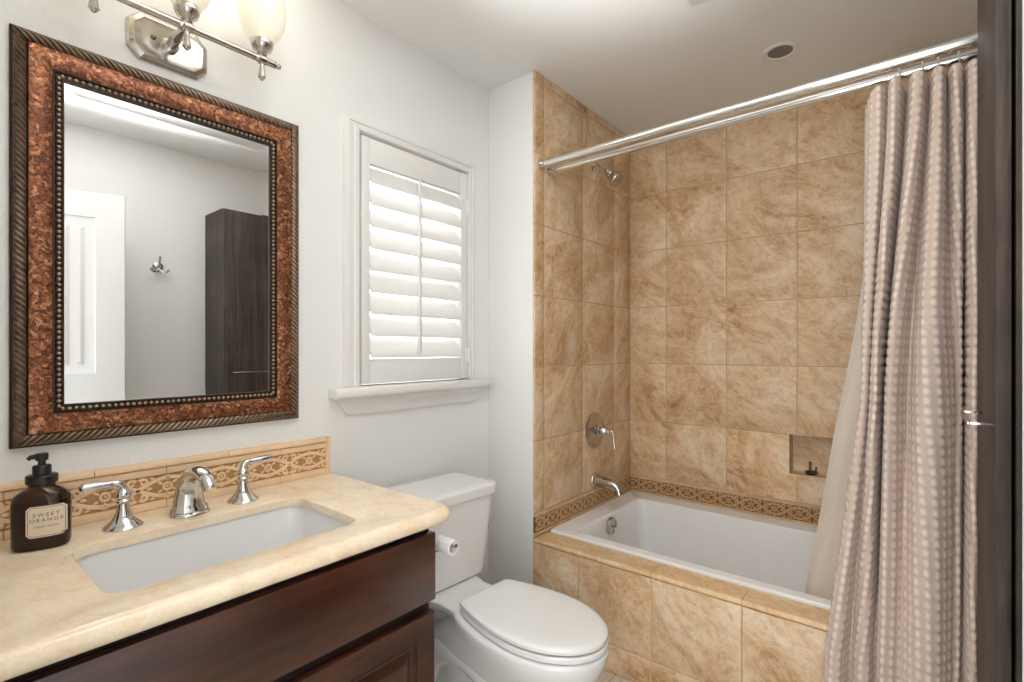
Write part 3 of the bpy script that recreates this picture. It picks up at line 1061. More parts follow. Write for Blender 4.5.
# ---------------------------------------------------------------- framed mirror
MY0, MY1, MZ0, MZ1 = 0.153, 0.812, 1.021, 1.956
mir = thing('wall_mirror', 'large rectangular wall mirror in a copper and bronze rope frame over the vanity', 'mirror', (0.0, 0.4825, MZ0))
def mitred(bm, prof, x_base=0.001):
    """sweep profile (w inward from outer edge, h off the wall) round the rectangle"""
    rings = []
    for cy, cz, sy, sz in ((MY0, MZ0, 1, 1), (MY1, MZ0, -1, 1), (MY1, MZ1, -1, -1), (MY0, MZ1, 1, -1)):
        rings.append([(x_base + h, cy + sy * w, cz + sz * w) for w, h in prof])
    loft(bm, rings, loop=True)
bm = B(); mitred(bm, [(0.000, 0.0), (0.000, 0.010), (0.004, 0.014), (0.004, 0.0), ]); part('frame_back', bm, M['bronze_dark'], mir)
W_R0, W_R1 = 0.004, 0.029     # rope moulding
W_C1 = 0.071                  # copper panel
W_B1 = 0.092                  # bead moulding, then glass
def rope_side(bm, p0, p1, inward, w0, w1, h0, amp_h, pitch_, lean, dv=0.0011):
    p0, p1, inward = Vector(p0), Vector(p1), Vector(inward)
    L = (p1 - p0).length
    d = (p1 - p0) / L
    n = int(L / dv)
    m = 12
    prev = None
    for i in range(n + 1):
        row = []
        for k in range(m + 1):
            th = PI * k / m
            w = (w0 + w1) / 2 - math.cos(th) * (w1 - w0) / 2
            s0, s1 = w, L - w
            s = s0 + (s1 - s0) * i / n
            ph = (s / pitch_ + lean * (w - w0) / (w1 - w0))
            f = ph - math.floor(ph)
            ridge = math.sin(PI * f) ** 1.2
            hh = h0 + (amp_h + 0.0058 * ridge) * math.sin(th) ** 0.8
            row.append(bm.verts.new(p0 + d * s + inward * w + Vector((hh, 0, 0))))
        if prev:
            for k in range(m):
                bm.faces.new((prev[k], prev[k + 1], row[k + 1], row[k]))
        prev = row
bm = B()
c00, c10, c11, c01 = (0.001, MY0, MZ0), (0.001, MY1, MZ0), (0.001, MY1, MZ1), (0.001, MY0, MZ1)
for a, b, inn, ln in ((c01, c11, (0, 0, -1), -1.9), (c11, c10, (0, -1, 0), 1.9), (c10, c00, (0, 0, 1), 1.9), (c00, c01, (0, 1, 0), 1.9)):
    rope_side(bm, a, b, inn, W_R0, W_R1, 0.009, 0.011, 0.0135, ln)
part('rope_moulding', bm, M['bronze'], mir, smooth=180)
bm = B(); mitred(bm, [(W_R0 + 0.0005, 0.0), (W_R0 + 0.0005, 0.0095), (W_R1 - 0.0005, 0.0095), (W_R1 + 0.002, 0.0095), (W_R1 + 0.003, 0.0), ]); part('rope_bed', bm, M['bronze_dark'], mir)
bm = B()
prof = [(W_R1 + 0.0005, 0.0)]
for k in range(9):
    t = k / 8
    prof.append((W_R1 + 0.0005 + (W_C1 - W_R1 - 0.001) * t, 0.0165 - 0.004 * t + 0.0055 * math.sin(PI * t) + (0.003 if k == 0 else 0)))
prof += [(W_C1 - 0.0002, 0.0)]
mitred(bm, prof); part('copper_panel', bm, M['copper'], mir)
bm = B()
mitred(bm, [(W_C1, 0.0), (W_C1, 0.0145), (W_C1 + 0.003, 0.0155), (W_C1 + 0.0055, 0.012), (W_C1 + 0.006, 0.009), (W_B1 - 0.006, 0.008), (W_B1 - 0.0045, 0.0105), (W_B1 - 0.001, 0.0100), (W_B1, 0.006), (W_B1, 0.0)])
part('bead_channel', bm, M['bronze_dark'], mir)
bm = B()
wb = W_C1 + 0.0105
bead_r = 0.0046
def bead_row(a, b):
    a, b = Vector(a), Vector(b)
    n = int((b - a).length / 0.0122)
    for k in range(n):
        p = a.lerp(b, (k + 0.5) / n)
        r = bmesh.ops.create_icosphere(bm, subdivisions=2, radius=bead_r)
        for v in r['verts']:
            v.co = v.co + p
xq = 0.0125
bead_row((xq, MY0 + wb, MZ0 + wb), (xq, MY1 - wb, MZ0 + wb)); bead_row((xq, MY0 + wb, MZ1 - wb), (xq, MY1 - wb, MZ1 - wb))
bead_row((xq, MY0 + wb, MZ0 + wb), (xq, MY0 + wb, MZ1 - wb)); bead_row((xq, MY1 - wb, MZ0 + wb), (xq, MY1 - wb, MZ1 - wb))
part('bead_moulding', bm, M['bead'], mir)
bm = B()
gy0, gy1, gz0, gz1 = MY0 + W_B1 - 0.001, MY1 - W_B1 + 0.001, MZ0 + W_B1 - 0.001, MZ1 - W_B1 + 0.001
bw = 0.024
xc = 0.0050
tilt = math.tan(math.radians(0.95)) * bw
o4 = [bm.verts.new((xc + tilt, y, z)) for y, z in ((gy0, gz0), (gy1, gz0), (gy1, gz1), (gy0, gz1))]
i4 = [bm.verts.new((xc, y, z)) for y, z in ((gy0 + bw, gz0 + bw), (gy1 - bw, gz0 + bw), (gy1 - bw, gz1 - bw), (gy0 + bw, gz1 - bw))]
b4 = [bm.verts.new((0.0012, y, z)) for y, z in ((gy0, gz0), (gy1, gz0), (gy1, gz1), (gy0, gz1))]
bm.faces.new(i4); bridge(bm, o4, i4); bridge(bm, b4, o4); bm.faces.new(b4[::-1])
part('mirror_glass', bm, M['mirror'], mir, smooth=0)

# ---------------------------------------------------------------- vanity light
vl = thing('vanity_light', 'three lamp satin nickel vanity light bar with opal glass shades above the mirror', 'wall light', (0.0, 0.455, 2.045))
LY = [0.275, 0.458, 0.643]
bx, bz = 0.13, 2.050
bm = B()
def oct_ring(hy, hz, c, x):
    cy, cz = 0.455, 2.045
    return [(x, cy + a, cz + b) for a, b in ((-hy, -hz + c), (-hy + c, -hz), (hy - c, -hz), (hy, -hz + c), (hy, hz - c), (hy - c, hz), (-hy + c, hz), (-hy, hz - c))]
loft(bm, [oct_ring(0.092, 0.060, 0.026, 0.0005), oct_ring(0.092, 0.060, 0.026, 0.008), oct_ring(0.088, 0.056, 0.025, 0.013), oct_ring(0.078, 0.047, 0.021, 0.018), oct_ring(0.074, 0.043, 0.020, 0.0165), oct_ring(0.05, 0.03, 0.012, 0.0165)])
part('backplate', bm, M['nickel'], vl, smooth=20)
bm = B(); lathe(bm, [(0.006, 0.0), (0.006, 0.004), (0.003, 0.007), (0.0005, 0.0075)], (0.0165, 0.418, 2.05), (1, 0, 0), 14); part('screw', bm, M['dark_metal'], vl)
bm = B(); lathe(bm, [(0.019, 0.0), (0.019, 0.010), (0.0125, 0.016), (0.0125, 0.060), (0.010, 0.066), (0.010, 0.105)], (0.016, 0.455, 2.042), (1, 0, 0.06), 20); part('arm', bm, M['nickel'], vl)
bm = B(); tube(bm, [(bx, 0.236, bz), (bx, 0.45, bz), (bx, 0.675, bz)], 0.0094, 16)
for y in LY:
    lathe(bm, [(0.0068, -0.020), (0.010, -0.016), (0.010, -0.010), (0.0135, -0.008), (0.0135, 0.008), (0.010, 0.010), (0.010, 0.016), (0.0068, 0.020)], (bx, y, bz), (0, 1, 0), 18)
for y, s in ((0.675, 1), (0.236, -1)):
    lathe(bm, [(0.0068, 0), (0.0095, 0.002), (0.0095, 0.007), (0.006, 0.010), (0.0085, 0.014), (0.006, 0.020), (0.0005, 0.022)], (bx, y, bz), (0, s, 0), 16)
part('crossbar', bm, M['nickel'], vl)
for y in LY:
    bm = B(); lathe(bm, [(0.0075, -0.010), (0.0055, -0.016), (0.0065, -0.022), (0.0095, -0.044), (0.0105, -0.050), (0.007, -0.054), (0.004, -0.058), (0.0005, -0.059)], (bx, y, bz), n=16); part('finial', bm, M['nickel'], vl)
    bm = B(); lathe(bm, [(0.010, 0.010), (0.013, 0.013), (0.011, 0.017), (0.015, 0.021), (0.024, 0.027), (0.0285, 0.036), (0.0295, 0.046), (0.0275, 0.054), (0.023, 0.057)], (bx, y, bz), n=26); cup = part('lamp_cup', bm, M['nickel'], vl)
    bm = B()
    outer = [(0.024, 0.044), (0.036, 0.056), (0.050, 0.078), (0.060, 0.105), (0.063, 0.135), (0.060, 0.170), (0.055, 0.200), (0.053, 0.225)]
    inner = [(r - 0.004, h + 0.002) for r, h in outer][::-1]
    inner[0] = (0.050, 0.224)
    lathe(bm, outer + inner, (bx, y, bz), n=32); part('lamp_shade', bm, M['opal'], vl)
for y in LY:
    d = bpy.data.lights.new('vanity_bulb', 'POINT')
    d.energy = 0.36
    d.color = (1.0, 0.95, 0.87)
    d.shadow_soft_size = 0.045
    o = bpy.data.objects.new('vanity_bulb', d); COL.objects.link(o)
    o.location = (bx, y, bz + 0.29)

# ---------------------------------------------------------------- vanity cabinet
VY0, VY1 = 0.004, 0.902
vc = thing('vanity_cabinet', 'dark mahogany vanity cabinet with a plain drawer front and raised panel doors', 'vanity cabinet', (0.28, 0.45, 0))
bm = B()
box(bm, (0.004, VY0, 0.09), (0.533, VY0 + 0.018, 0.784), 0.001, 1)
box(bm, (0.004, VY1 - 0.018, 0.09), (0.533, VY1, 0.784), 0.001, 1)
box(bm, (0.515, VY0 + 0.0181, 0.09), (0.533, VY1 - 0.0181, 0.784))
box(bm, (0.004, VY0 + 0.0181, 0.09), (0.5149, VY1 - 0.0181, 0.108))
box(bm, (0.004, VY0 + 0.0181, 0.1081), (0.012, VY1 - 0.0181, 0.784))
box(bm, (0.004, VY0, 0.0), (0.47, VY1, 0.0895))
part('carcass', bm, M['mahogany'], vc)
bm = B(); box(bm, (0.5332, VY0 + 0.004, 0.740), (0.536, VY1 - 0.004, 0.783)); box(bm, (0.5332, VY0 + 0.004, 0.545), (0.536, VY1 - 0.004, 0.585)); part('shadow_rail', bm, M['rail_shade'], vc, smooth=0)  # thin dark sheets that paint the shade under the counter and drawer
bm = B(); box(bm, (0.5402, VY0, 0.580), (0.560, VY1, 0.757), 0.0025, 2)
df = part('drawer_front', bm, M['mahogany'], vc)
bm = B(); tube(bm, [(0.5602, 0.737 + 0.0135 * math.cos(a), 0.628 + 0.0135 * math.sin(a)) for a in [2 * PI * k / 24 for k in range(24)]], 0.0007, 6, closed=True); part('ring_mark', bm, M['mahogany'], df)
def panel_door(y0, y1, z0, z1):
    bm = B()
    x0, x1 = 0.5402, 0.560
    st = 0.058
    def ring(ins, x):
        return [(x, y0 + ins, z0 + ins), (x, y1 - ins, z0 + ins), (x, y1 - ins, z1 - ins), (x, y0 + ins, z1 - ins)]
    loft(bm, [ring(0, x0), ring(0, x1 - 0.002), ring(0.002, x1), ring(st, x1), ring(st + 0.002, x1 - 0.004), ring(st + 0.006, x1 - 0.003), ring(st + 0.010, x1 - 0.010), ring(st + 0.018, x1 - 0.011), ring(st + 0.040, x1 - 0.002), ring(st + 0.044, x1 - 0.002)])
    return part('door', bm, M['mahogany'], vc, smooth=15)
panel_door(VY0 + 0.003, 0.449, 0.105, 0.550)
panel_door(0.453, VY1 - 0.003, 0.105, 0.550)

# countertop with the sink cut-out
CT = 0.824
bm = B()
def ctop(inset, z):
    return [(p[0], p[1], z) for p in rrect(0.0005, 0.600 - inset, -0.018, 0.943 - inset, [0.001, 0.045, 0.001, 0.001], 8)]
def hole(grow, z):
    return [(p[0], p[1], z) for p in rrect(0.186 - grow, 0.502 + grow, 0.222 - grow, 0.716 + grow, 0.045, 8)]
rings = [ctop(0.020, CT - 0.0395)]
for k in range(9):
    a = -PI / 2 + PI * k / 8
    rings.append(ctop(0.017 - 0.017 * math.cos(a), CT - 0.0195 + 0.0195 * math.sin(a)))
rings += [ctop(0.022, CT), hole(0.003, CT), hole(0.0008, CT - 0.001), hole(0.0, CT - 0.004), hole(0.0, CT - 0.021), hole(0.03, CT - 0.0215)]
loft(bm, rings, loop=True)
solo('countertop', bm, M['marble'], (0.30, 0.46, CT - 0.0395), 'cream mottled stone vanity countertop with a rounded front edge', 'countertop')

sk = thing('sink', 'white rectangular undermount sink basin below the countertop cut-out', 'sink', (0.344, 0.469, 0.63))
bm = B()
def sr(g, z, r=0.045):
    return [(p[0], p[1], z) for p in rrect(0.186 - g, 0.502 + g, 0.222 - g, 0.716 + g, r, 8)]
rings = [sr(-0.03, 0.630, 0.05), sr(0.004, 0.645, 0.05), sr(0.010, 0.780, 0.05), sr(0.018, 0.790), sr(0.018, 0.8028), sr(0.005, 0.8028), sr(0.0035, 0.798), sr(-0.004, 0.710, 0.05), sr(-0.014, 0.668, 0.055), sr(-0.035, 0.652, 0.06), sr(-0.09, 0.646, 0.05), sr(-0.14, 0.643, 0.012)]
loft(bm, rings); part('basin', bm, M['porcelain'], sk, smooth=50)
bm = B(); lathe(bm, [(0.0005, 0), (0.023, 0), (0.022, 0.004), (0.017, 0.005), (0.015, 0.002), (0.0005, 0.006)], (0.344, 0.469, 0.6435), n=24); part('drain', bm, M['chrome'], sk)

# backsplash
bs = thing('backsplash', 'low tan tile backsplash with a carved scroll frieze behind the sink', 'backsplash', (0.012, 0.45, CT))
sp_y0, sp_y1 = -0.015, 0.904
bm = B()
y = sp_y1
cuts = [sp_y1, 0.610, 0.305, 0.262, sp_y0]
for a, b in ((0.600, sp_y1), (0.298, 0.5992), (sp_y0, 0.2972)):
    prof = [(0.0006, 0.931), (0.016, 0.931), (0.021, 0.934), (0.022, 0.940), (0.019, 0.946), (0.012, 0.948), (0.0006, 0.948)]
    loft(bm, [[(p[0], yy, p[1]) for p in prof] for yy in (a + 0.0004, b - 0.0004)])
part('cap', bm, M['splash'], bs)
bm = B()
for a, b in ((0.752, sp_y1), (0.448, 0.7512), (0.144, 0.4472), (sp_y0, 0.1432)):
    box(bm, (0.0006, a, 0.9125), (0.0165, b, 0.9305), 0.002, 2)
    box(bm, (0.0006, a, CT + 0.0003), (0.0165, b, CT + 0.021), 0.002, 2)
part('liner_tiles', bm, M['splash'], bs)
bm = B(); box(bm, (0.0006, sp_y0, CT + 0.0213), (0.0112, sp_y1, 0.9122)); part('frieze_ground', bm, M['frieze_low'], bs, smooth=0)
bm = B(); frieze(bm, sp_y0, sp_y1, CT + 0.0225, 0.911, lambda a, b, d: (d, a, b), 0.0110, 0.0140, 0.132, 0.070, 1.45); part('frieze_relief', bm, M['frieze_high'], bs, smooth=30)
bm = B()
prof = [(0.0006, 0.0), (0.016, 0.0), (0.021, 0.003), (0.022, 0.0075), (0.020, 0.012), (0.0006, 0.0125)]
loft(bm, [[(p[0], sp_y1 + 0.0003 + p[1], z) for p in prof] for z in (CT + 0.0003, 0.9475)]); part('end_pencil', bm, M['splash'], bs)

# ---------------------------------------------------------------- faucet: spout and two lever taps
fa = thing('faucet_spout', 'chrome arched faucet spout between the two lever taps', 'faucet', (0.125, 0.467, CT))
bm = B()
path = catmull([(0.118, 0.467, CT + 0.006), (0.116, 0.467, CT + 0.040), (0.121, 0.467, CT + 0.075), (0.145, 0.467, CT + 0.103), (0.185, 0.467, CT + 0.114), (0.226, 0.468, CT + 0.106), (0.247, 0.469, CT + 0.086)], 6)
n = len(path)
rings = []
for i, p in enumerate(path):
    t = i / (n - 1)
    d = (path[min(i + 1, n - 1)] - path[max(i - 1, 0)]).normalized()
    side = Vector((0, 1, 0))
    nn = d.cross(side).normalized()
    wy = 0.024 * (1 - t) ** 1.5 + 0.0160 - 0.002 * t
    wx = 0.016 * (1 - t) ** 1.5 + 0.0130
    if t < 0.06:
        wy += 0.004; wx += 0.003
    rings.append([p + side * (wy * math.cos(a)) + nn * (wx * math.sin(a)) for a in [2 * PI * k / 26 for k in range(26)]])
loft(bm, rings); part('spout', bm, M['chrome'], fa)
bm = B()
lathe(bm, [(0.040, 0.0), (0.041, 0.003), (0.039, 0.007), (0.034, 0.010)], (0.124, 0.467, CT + 0.0003), n=30, sx=1.0, sy=1.0)
for v in bm.verts:
    v.co.x = 0.124 + (v.co.x - 0.124) * 0.86
    v.co.y = 0.467 + (v.co.y - 0.467) * 1.1
part('base_flange', bm, M['chrome'], fa)
bm = B(); lathe(bm, [(0.0145, 0.0), (0.0145, 0.006), (0.011, 0.007), (0.0005, 0.006)], (0.2460, 0.469, CT + 0.088), (0.45, 0, -0.9), 20); part('aerator', bm, M['chrome'], fa)

def tap(y, s, label):
    t = thing('lever_tap', label, 'tap', (0.110, y, CT), 'chrome lever taps at the sink')
    o = (0.110, y, CT + 0.0003)
    bm = B(); lathe(bm, [(0.0385, 0.0), (0.0390, 0.003), (0.0360, 0.007), (0.0275, 0.014), (0.0195, 0.024), (0.0145, 0.036), (0.0115, 0.048), (0.0105, 0.056)], o, n=30); part('bell_base', bm, M['chrome'], t)
    bm = B(); lathe(bm, [(0.0110, 0.0555), (0.0150, 0.059), (0.0155, 0.063), (0.0125, 0.067), (0.0155, 0.071), (0.0165, 0.077), (0.0145, 0.083), (0.0105, 0.087), (0.0085, 0.092)], o, n=26); part('collar', bm, M['chrome'], t)
    bm = B()
    pts = catmull([(0.110, y, CT + 0.088), (0.110, y + s * 0.002, CT + 0.098), (0.110, y + s * 0.012, CT + 0.1045), (0.110, y + s * 0.030, CT + 0.105), (0.111, y + s * 0.056, CT + 0.106), (0.111, y + s * 0.080, CT + 0.107)], 6)
    m = len(pts)
    rad = []
    for i in range(m):
        q = i / (m - 1)
        rad.append(0.0082 if q < 0.45 else 0.0065 + 0.0035 * math.sin(PI * min(1, (q - 0.40) / 0.75)))
    rad[-1] = 0.0055
    tube(bm, pts, rad, 14); part('lever', bm, M['chrome'], t)
tap(0.333, -1, 'chrome tap whose lever points toward the dark soap bottle')
tap(0.601, 1, 'chrome tap whose lever points away from the soap bottle, toward the toilet')

# ---------------------------------------------------------------- soap bottle
SBX, SBY = 0.121, 0.191
so = thing('soap_bottle', 'dark amber glass soap pump bottle with a cream label on the countertop', 'soap bottle', (SBX, SBY, CT))
ang = math.radians(17)           # the bottle's broad side turns toward the room
ax = Vector((math.sin(ang), math.cos(ang), 0)); fx = Vector((math.cos(ang), -math.sin(ang), 0))
def oval(a, b, z, n=44, ex=2.6):
    out = []
    for k in range(n):
        th = 2 * PI * k / n
        c, s_ = math.cos(th), math.sin(th)
        px = math.copysign(abs(c) ** (2 / ex), c) * a
        py = math.copysign(abs(s_) ** (2 / ex), s_) * b
        q = Vector((SBX, SBY, z)) + ax * px + fx * py
        out.append(q)
    return out
bm = B()
b0 = CT + 0.0004
prof = [(0.042, 0.026, 0.0), (0.046, 0.030, 0.004), (0.0475, 0.0315, 0.012), (0.0475, 0.0315, 0.095), (0.0465, 0.0310, 0.104), (0.042, 0.029, 0.113), (0.033, 0.026, 0.121), (0.024, 0.023, 0.126), (0.0215, 0.0215, 0.130), (0.0215, 0.0215, 0.140)]
loft(bm, [oval(a, b, b0 + z, ex=2.6 - 0.6 * min(1, max(0, (z - 0.10) / 0.025))) for a, b, z in prof]); part('bottle', bm, M['amber'], so)
bm = B()
loft(bm, [oval(a - 0.003, b - 0.003, b0 + z) for a, b, z in ((0.043, 0.027, 0.004), (0.0475, 0.0315, 0.010), (0.0475, 0.0315, 0.094), (0.046, 0.030, 0.100))]); part('liquid', bm, M['amber_solid'], so)
bm = B(); lathe(bm, [(0.0245, 0.0), (0.0262, 0.002), (0.0262, 0.016), (0.0245, 0.018), (0.016, 0.0185)], (SBX, SBY, b0 + 0.134), n=32); pc = part('pump_collar', bm, M['black_plastic'], so)
bm = B()
lathe(bm, [(0.0155, 0.0), (0.0155, 0.018), (0.0140, 0.020), (0.0065, 0.0205), (0.0065, 0.030), (0.0105, 0.0305), (0.0110, 0.042), (0.0090, 0.045), (0.0005, 0.0455)], (SBX, SBY, b0 + 0.152), n=24)
nz = -ax * 0.9 + fx * 0.25
nz.normalize()
c0 = Vector((SBX, SBY, b0 + 0.191))
tube(bm, catmull([c0, c0 + nz * 0.009, c0 + nz * 0.017 + Vector((0, 0, -0.001)), c0 + nz * 0.022 + Vector((0, 0, -0.005))], 4), [0.0062] * 5 + [0.0052] * 4 + [0.0042] * 4, 12)
part('pump_head', bm, M['black_plastic'], so)
# label wraps the front of the oval
def label_point(s, z, lift):
    """s = arc offset from the label centre along the front"""
    px = s
    ex = 2.6
    a, b = 0.0475, 0.0315
    py = b * (max(0.0, 1 - (abs(px) / a) ** ex)) ** (1 / ex)
    return Vector((SBX, SBY, b0 + z)) + ax * px + fx * (py + lift)
LC, LWD, LZ0, LZ1 = 0.012, 0.0315, 0.028, 0.092
def label_mesh(bm, inset, lift, ch=0.006):
    nx, nz_ = 14, 10
    grid = []
    for j in range(nz_ + 1):
        z = LZ0 + inset + (LZ1 - LZ0 - 2 * inset) * j / nz_
        e = min(j, nz_ - j) / nz_ * (LZ1 - LZ0)
        w = LWD - inset - max(0, ch - e) 
        grid.append([bm.verts.new(label_point(LC - w + 2 * w * i / nx, z, lift)) for i in range(nx + 1)])
    for j in range(nz_):
        for i in range(nx):
            bm.faces.new((grid[j][i], grid[j][i + 1], grid[j + 1][i + 1], grid[j + 1][i]))
bm = B(); label_mesh(bm, 0.0, 0.0005); lab = part('label', bm, M['label'], so, recalc=False)
bm = B()
# thin printed border
def border(ins, wd):
    w, z0, z1, ch = LWD - ins, LZ0 + ins, LZ1 - ins, 0.006
    loop = [(-w + ch, z0), (w - ch, z0), (w, z0 + ch), (w, z1 - ch), (w - ch, z1), (-w + ch, z1), (-w, z1 - ch), (-w, z0 + ch)]
    fine = []
    for (a, b), (c, d) in zip(loop, loop[1:] + loop[:1]):
        for k in range(6):
            fine.append((a + (c - a) * k / 6, b + (d - b) * k / 6))
    ribbon(bm, fine, wd, lambda a, b, d: label_point(LC + a, b, d), 0.00075, 0.0009, True)
border(0.0028, 0.0004)
def lettering(bm, text, size, zc, spacing=1.15):
    cu = bpy.data.curves.new('txt', 'FONT')
    cu.body = text
    cu.size = size
    cu.align_x = 'CENTER'
    cu.space_character = spacing
    ob = bpy.data.objects.new('txt', cu)
    COL.objects.link(ob)
    dg = bpy.context.evaluated_depsgraph_get()
    me = bpy.data.meshes.new_from_object(ob.evaluated_get(dg))
    bpy.data.objects.remove(ob)
    bpy.data.curves.remove(cu)
    n0 = len(bm.verts)
    bm.from_mesh(me)
    bpy.data.meshes.remove(me)
    bm.verts.ensure_lookup_table()
    for v in bm.verts[n0:]:
        v.co = label_point(LC + v.co.x, zc + v.co.y, 0.0009)
lettering(bm, 'SWEET', 0.0105, 0.0705, 1.45)
lettering(bm, 'ORANGE', 0.0105, 0.0595, 1.35)
lettering(bm, 'HAND WASH', 0.0058, 0.0480, 1.15)
part('lettering', bm, M['ink'], lab, smooth=0, recalc=False)
tx = bpy.data.objects['lettering']

# ---------------------------------------------------------------- toilet
TYc = 1.229
to = thing('toilet', 'white two piece toilet with closed lid between the vanity and the tub', 'toilet', (0.5, TYc, 0))
def egg(x0, x1, hw, z, n=44, back=0.55, flat=0.0, pw=1.0):
    """plan loop, widest at fraction back of the length"""
    xm = x0 + (x1 - x0) * back
    out = []
    for k in range(n):
        a = 2 * PI * k / n
        c, s_ = math.cos(a), math.sin(a)
        if c >= 0:
            x = xm + (x1 - xm) * c
            y = hw * s_
        else:
            e = 2 + flat
            x = xm - (xm - x0) * abs(c) ** (2 / e)
            y = hw * math.copysign(abs(s_) ** (2 / e), s_)
        out.append((x, TYc + y, z))
    return out
bm = B()
rings = [
    egg(0.13, 0.74, 0.118, 0.0, back=0.5, flat=1.5),
    egg(0.13, 0.74, 0.118, 0.02, back=0.5, flat=1.5),
    egg(0.15, 0.71, 0.105, 0.04, back=0.5, flat=1.2),
    egg(0.15, 0.70, 0.092, 0.11, back=0.52, flat=1.0),
    egg(0.15, 0.74, 0.095, 0.18, back=0.56, flat=0.8),
    egg(0.15, 0.81, 0.118, 0.24, back=0.60, flat=0.5),
    egg(0.17, 0.842, 0.132, 0.29, back=0.63, flat=0.2),
    egg(0.27, 0.868, 0.152, 0.335, back=0.62, flat=0.0),
    egg(0.31, 0.882, 0.162, 0.370, back=0.60, flat=0.1),
    egg(0.335, 0.887, 0.165, 0.392, back=0.58, flat=0.3),
    egg(0.335, 0.885, 0.163, 0.400, back=0.58, flat=0.3),
    egg(0.345, 0.877, 0.155, 0.4035, back=0.58, flat=0.3),
]
loft(bm, rings)
part('bowl', bm, M['porcelain'], to, smooth=60)
bm = B()
# rear deck that carries the tank
def deck(z, g):
    pts = []
    for t in range(12):
        q = t / 11
        x = 0.05 + 0.44 * q
        w = 0.165 - 0.062 * min(1.0, q / 0.62) ** 1.5 + 0.012 * max(0.0, (q - 0.62) / 0.38)
        pts.append((x, w))
    return [(x, TYc + w - g, z) for x, w in pts] + [(x, TYc - w + g, z) for x, w in pts[::-1]]
loft(bm, [deck(0.30, 0.06), deck(0.350, 0.03), deck(0.374, 0.008), deck(0.384, 0.001), deck(0.398, 0.0), deck(0.4025, 0.004)])
part('tank_deck', bm, M['porcelain'], to, smooth=35)
bm = B()
# rounded trapway bulge on the near side and its recess lip
for s in (-1, 1):
    pts = catmull([(0.66, TYc + s * 0.070, 0.17), (0.52, TYc + s * 0.075, 0.25), (0.38, TYc + s * 0.070, 0.26), (0.27, TYc + s * 0.075, 0.20), (0.22, TYc + s * 0.080, 0.08), (0.22, TYc + s * 0.080, 0.03)], 6)
    tube(bm, pts, 0.052, 16)
part('trapway', bm, M['porcelain'], to, smooth=60)
for s in (-1, 1):
    bm = B(); lathe(bm, [(0.014, 0.0), (0.014, 0.006), (0.009, 0.012), (0.0005, 0.013)], (0.37, TYc + s * 0.1165, 0.022), (0, s, 0.25), 16); part('bolt_cap', bm, M['seat'], to)
to.rotation_euler = (0, 0, -0.05)
# seat and lid
def seat_loop(x0, x1, hb, hw, z, n=13, g=0.0):
    """flat back of half-width hb, widening to hw, rounded front"""
    xm = x0 + (x1 - x0) * 0.52
    side = []
    for k in range(n):
        t = k / (n - 1)
        side.append((x0 + g + (xm - x0 - g) * t, hb + (hw - hb) * math.sin(PI / 2 * t) ** 0.9 - g))
    front = []
    for k in range(1, 2 * n):
        a = PI / 2 - PI * k / (2 * n)
        front.append((xm + (x1 - g - xm) * math.cos(a), (hw - g) * math.sin(a)))
    pts = side + front + [(x, -y) for x, y in side[::-1]]
    return [(x, TYc + y, z) for x, y in pts]
bm = B()
loft(bm, [seat_loop(0.435, 0.886, 0.108, 0.155, 0.4075, g=0.004), seat_loop(0.435, 0.886, 0.108, 0.155, 0.4105), seat_loop(0.435, 0.886, 0.108, 0.155, 0.4205), seat_loop(0.435, 0.886, 0.108, 0.155, 0.4245, g=0.005)])
part('seat', bm, M['seat'], to, smooth=35)
bm = B()
loft(bm, [seat_loop(0.427, 0.884, 0.108, 0.155, 0.4295, g=0.006), seat_loop(0.427, 0.884, 0.108, 0.155, 0.4325), seat_loop(0.427, 0.884, 0.108, 0.155, 0.441), seat_loop(0.427, 0.884, 0.108, 0.155, 0.446, g=0.005), seat_loop(0.427, 0.884, 0.108, 0.155, 0.4485, g=0.016), seat_loop(0.427, 0.884, 0.108, 0.155, 0.4495, g=0.05)])
part('lid', bm, M['seat'], to, smooth=35)
for s in (-1, 1):
    bm = B(); tube(bm, [(0.432, TYc + s * 0.060, 0.416), (0.432, TYc + s * 0.080, 0.416), (0.432, TYc + s * 0.100, 0.416)], 0.0095, 14); part('hinge', bm, M['seat'], to)
# tank
bm = B()
def tk(x0, x1, hw, r, z):
    return [(p[0], p[1], z) for p in rrect(x0, x1, TYc - hw, TYc + hw, [r, r, 0.02, 0.02], 8)]
loft(bm, [tk(0.055, 0.268, 0.172, 0.05, 0.404), tk(0.050, 0.274, 0.178, 0.05, 0.410), tk(0.045, 0.280, 0.194, 0.05, 0.52), tk(0.040, 0.285, 0.212, 0.05, 0.66), tk(0.040, 0.286, 0.216, 0.05, 0.694)])
tank = part('tank', bm, M['porcelain'], to, smooth=35)
bm = B()
loft(bm, [tk(0.034, 0.290, 0.220, 0.05, 0.6945), tk(0.028, 0.297, 0.227, 0.055, 0.700), tk(0.028, 0.299, 0.229, 0.055, 0.722), tk(0.031, 0.296, 0.226, 0.053, 0.731), tk(0.040, 0.288, 0.218, 0.048, 0.7345), tk(0.07, 0.26, 0.19, 0.04, 0.736)])
part('tank_lid', bm, M['porcelain'], to, smooth=35)
bm = B()
lathe(bm, [(0.016, 0.0), (0.016, 0.005), (0.010, 0.008), (0.008, 0.018)], (0.283, 1.060, 0.64), (1, 0, 0), 18)
tube(bm, catmull([(0.300, 1.060, 0.640), (0.304, 1.080, 0.636), (0.306, 1.112, 0.628)], 4), [0.006, 0.0062, 0.0064, 0.0066, 0.0068, 0.007, 0.007, 0.007, 0.006], 10)
part('flush_lever', bm, M['chrome'], tank)

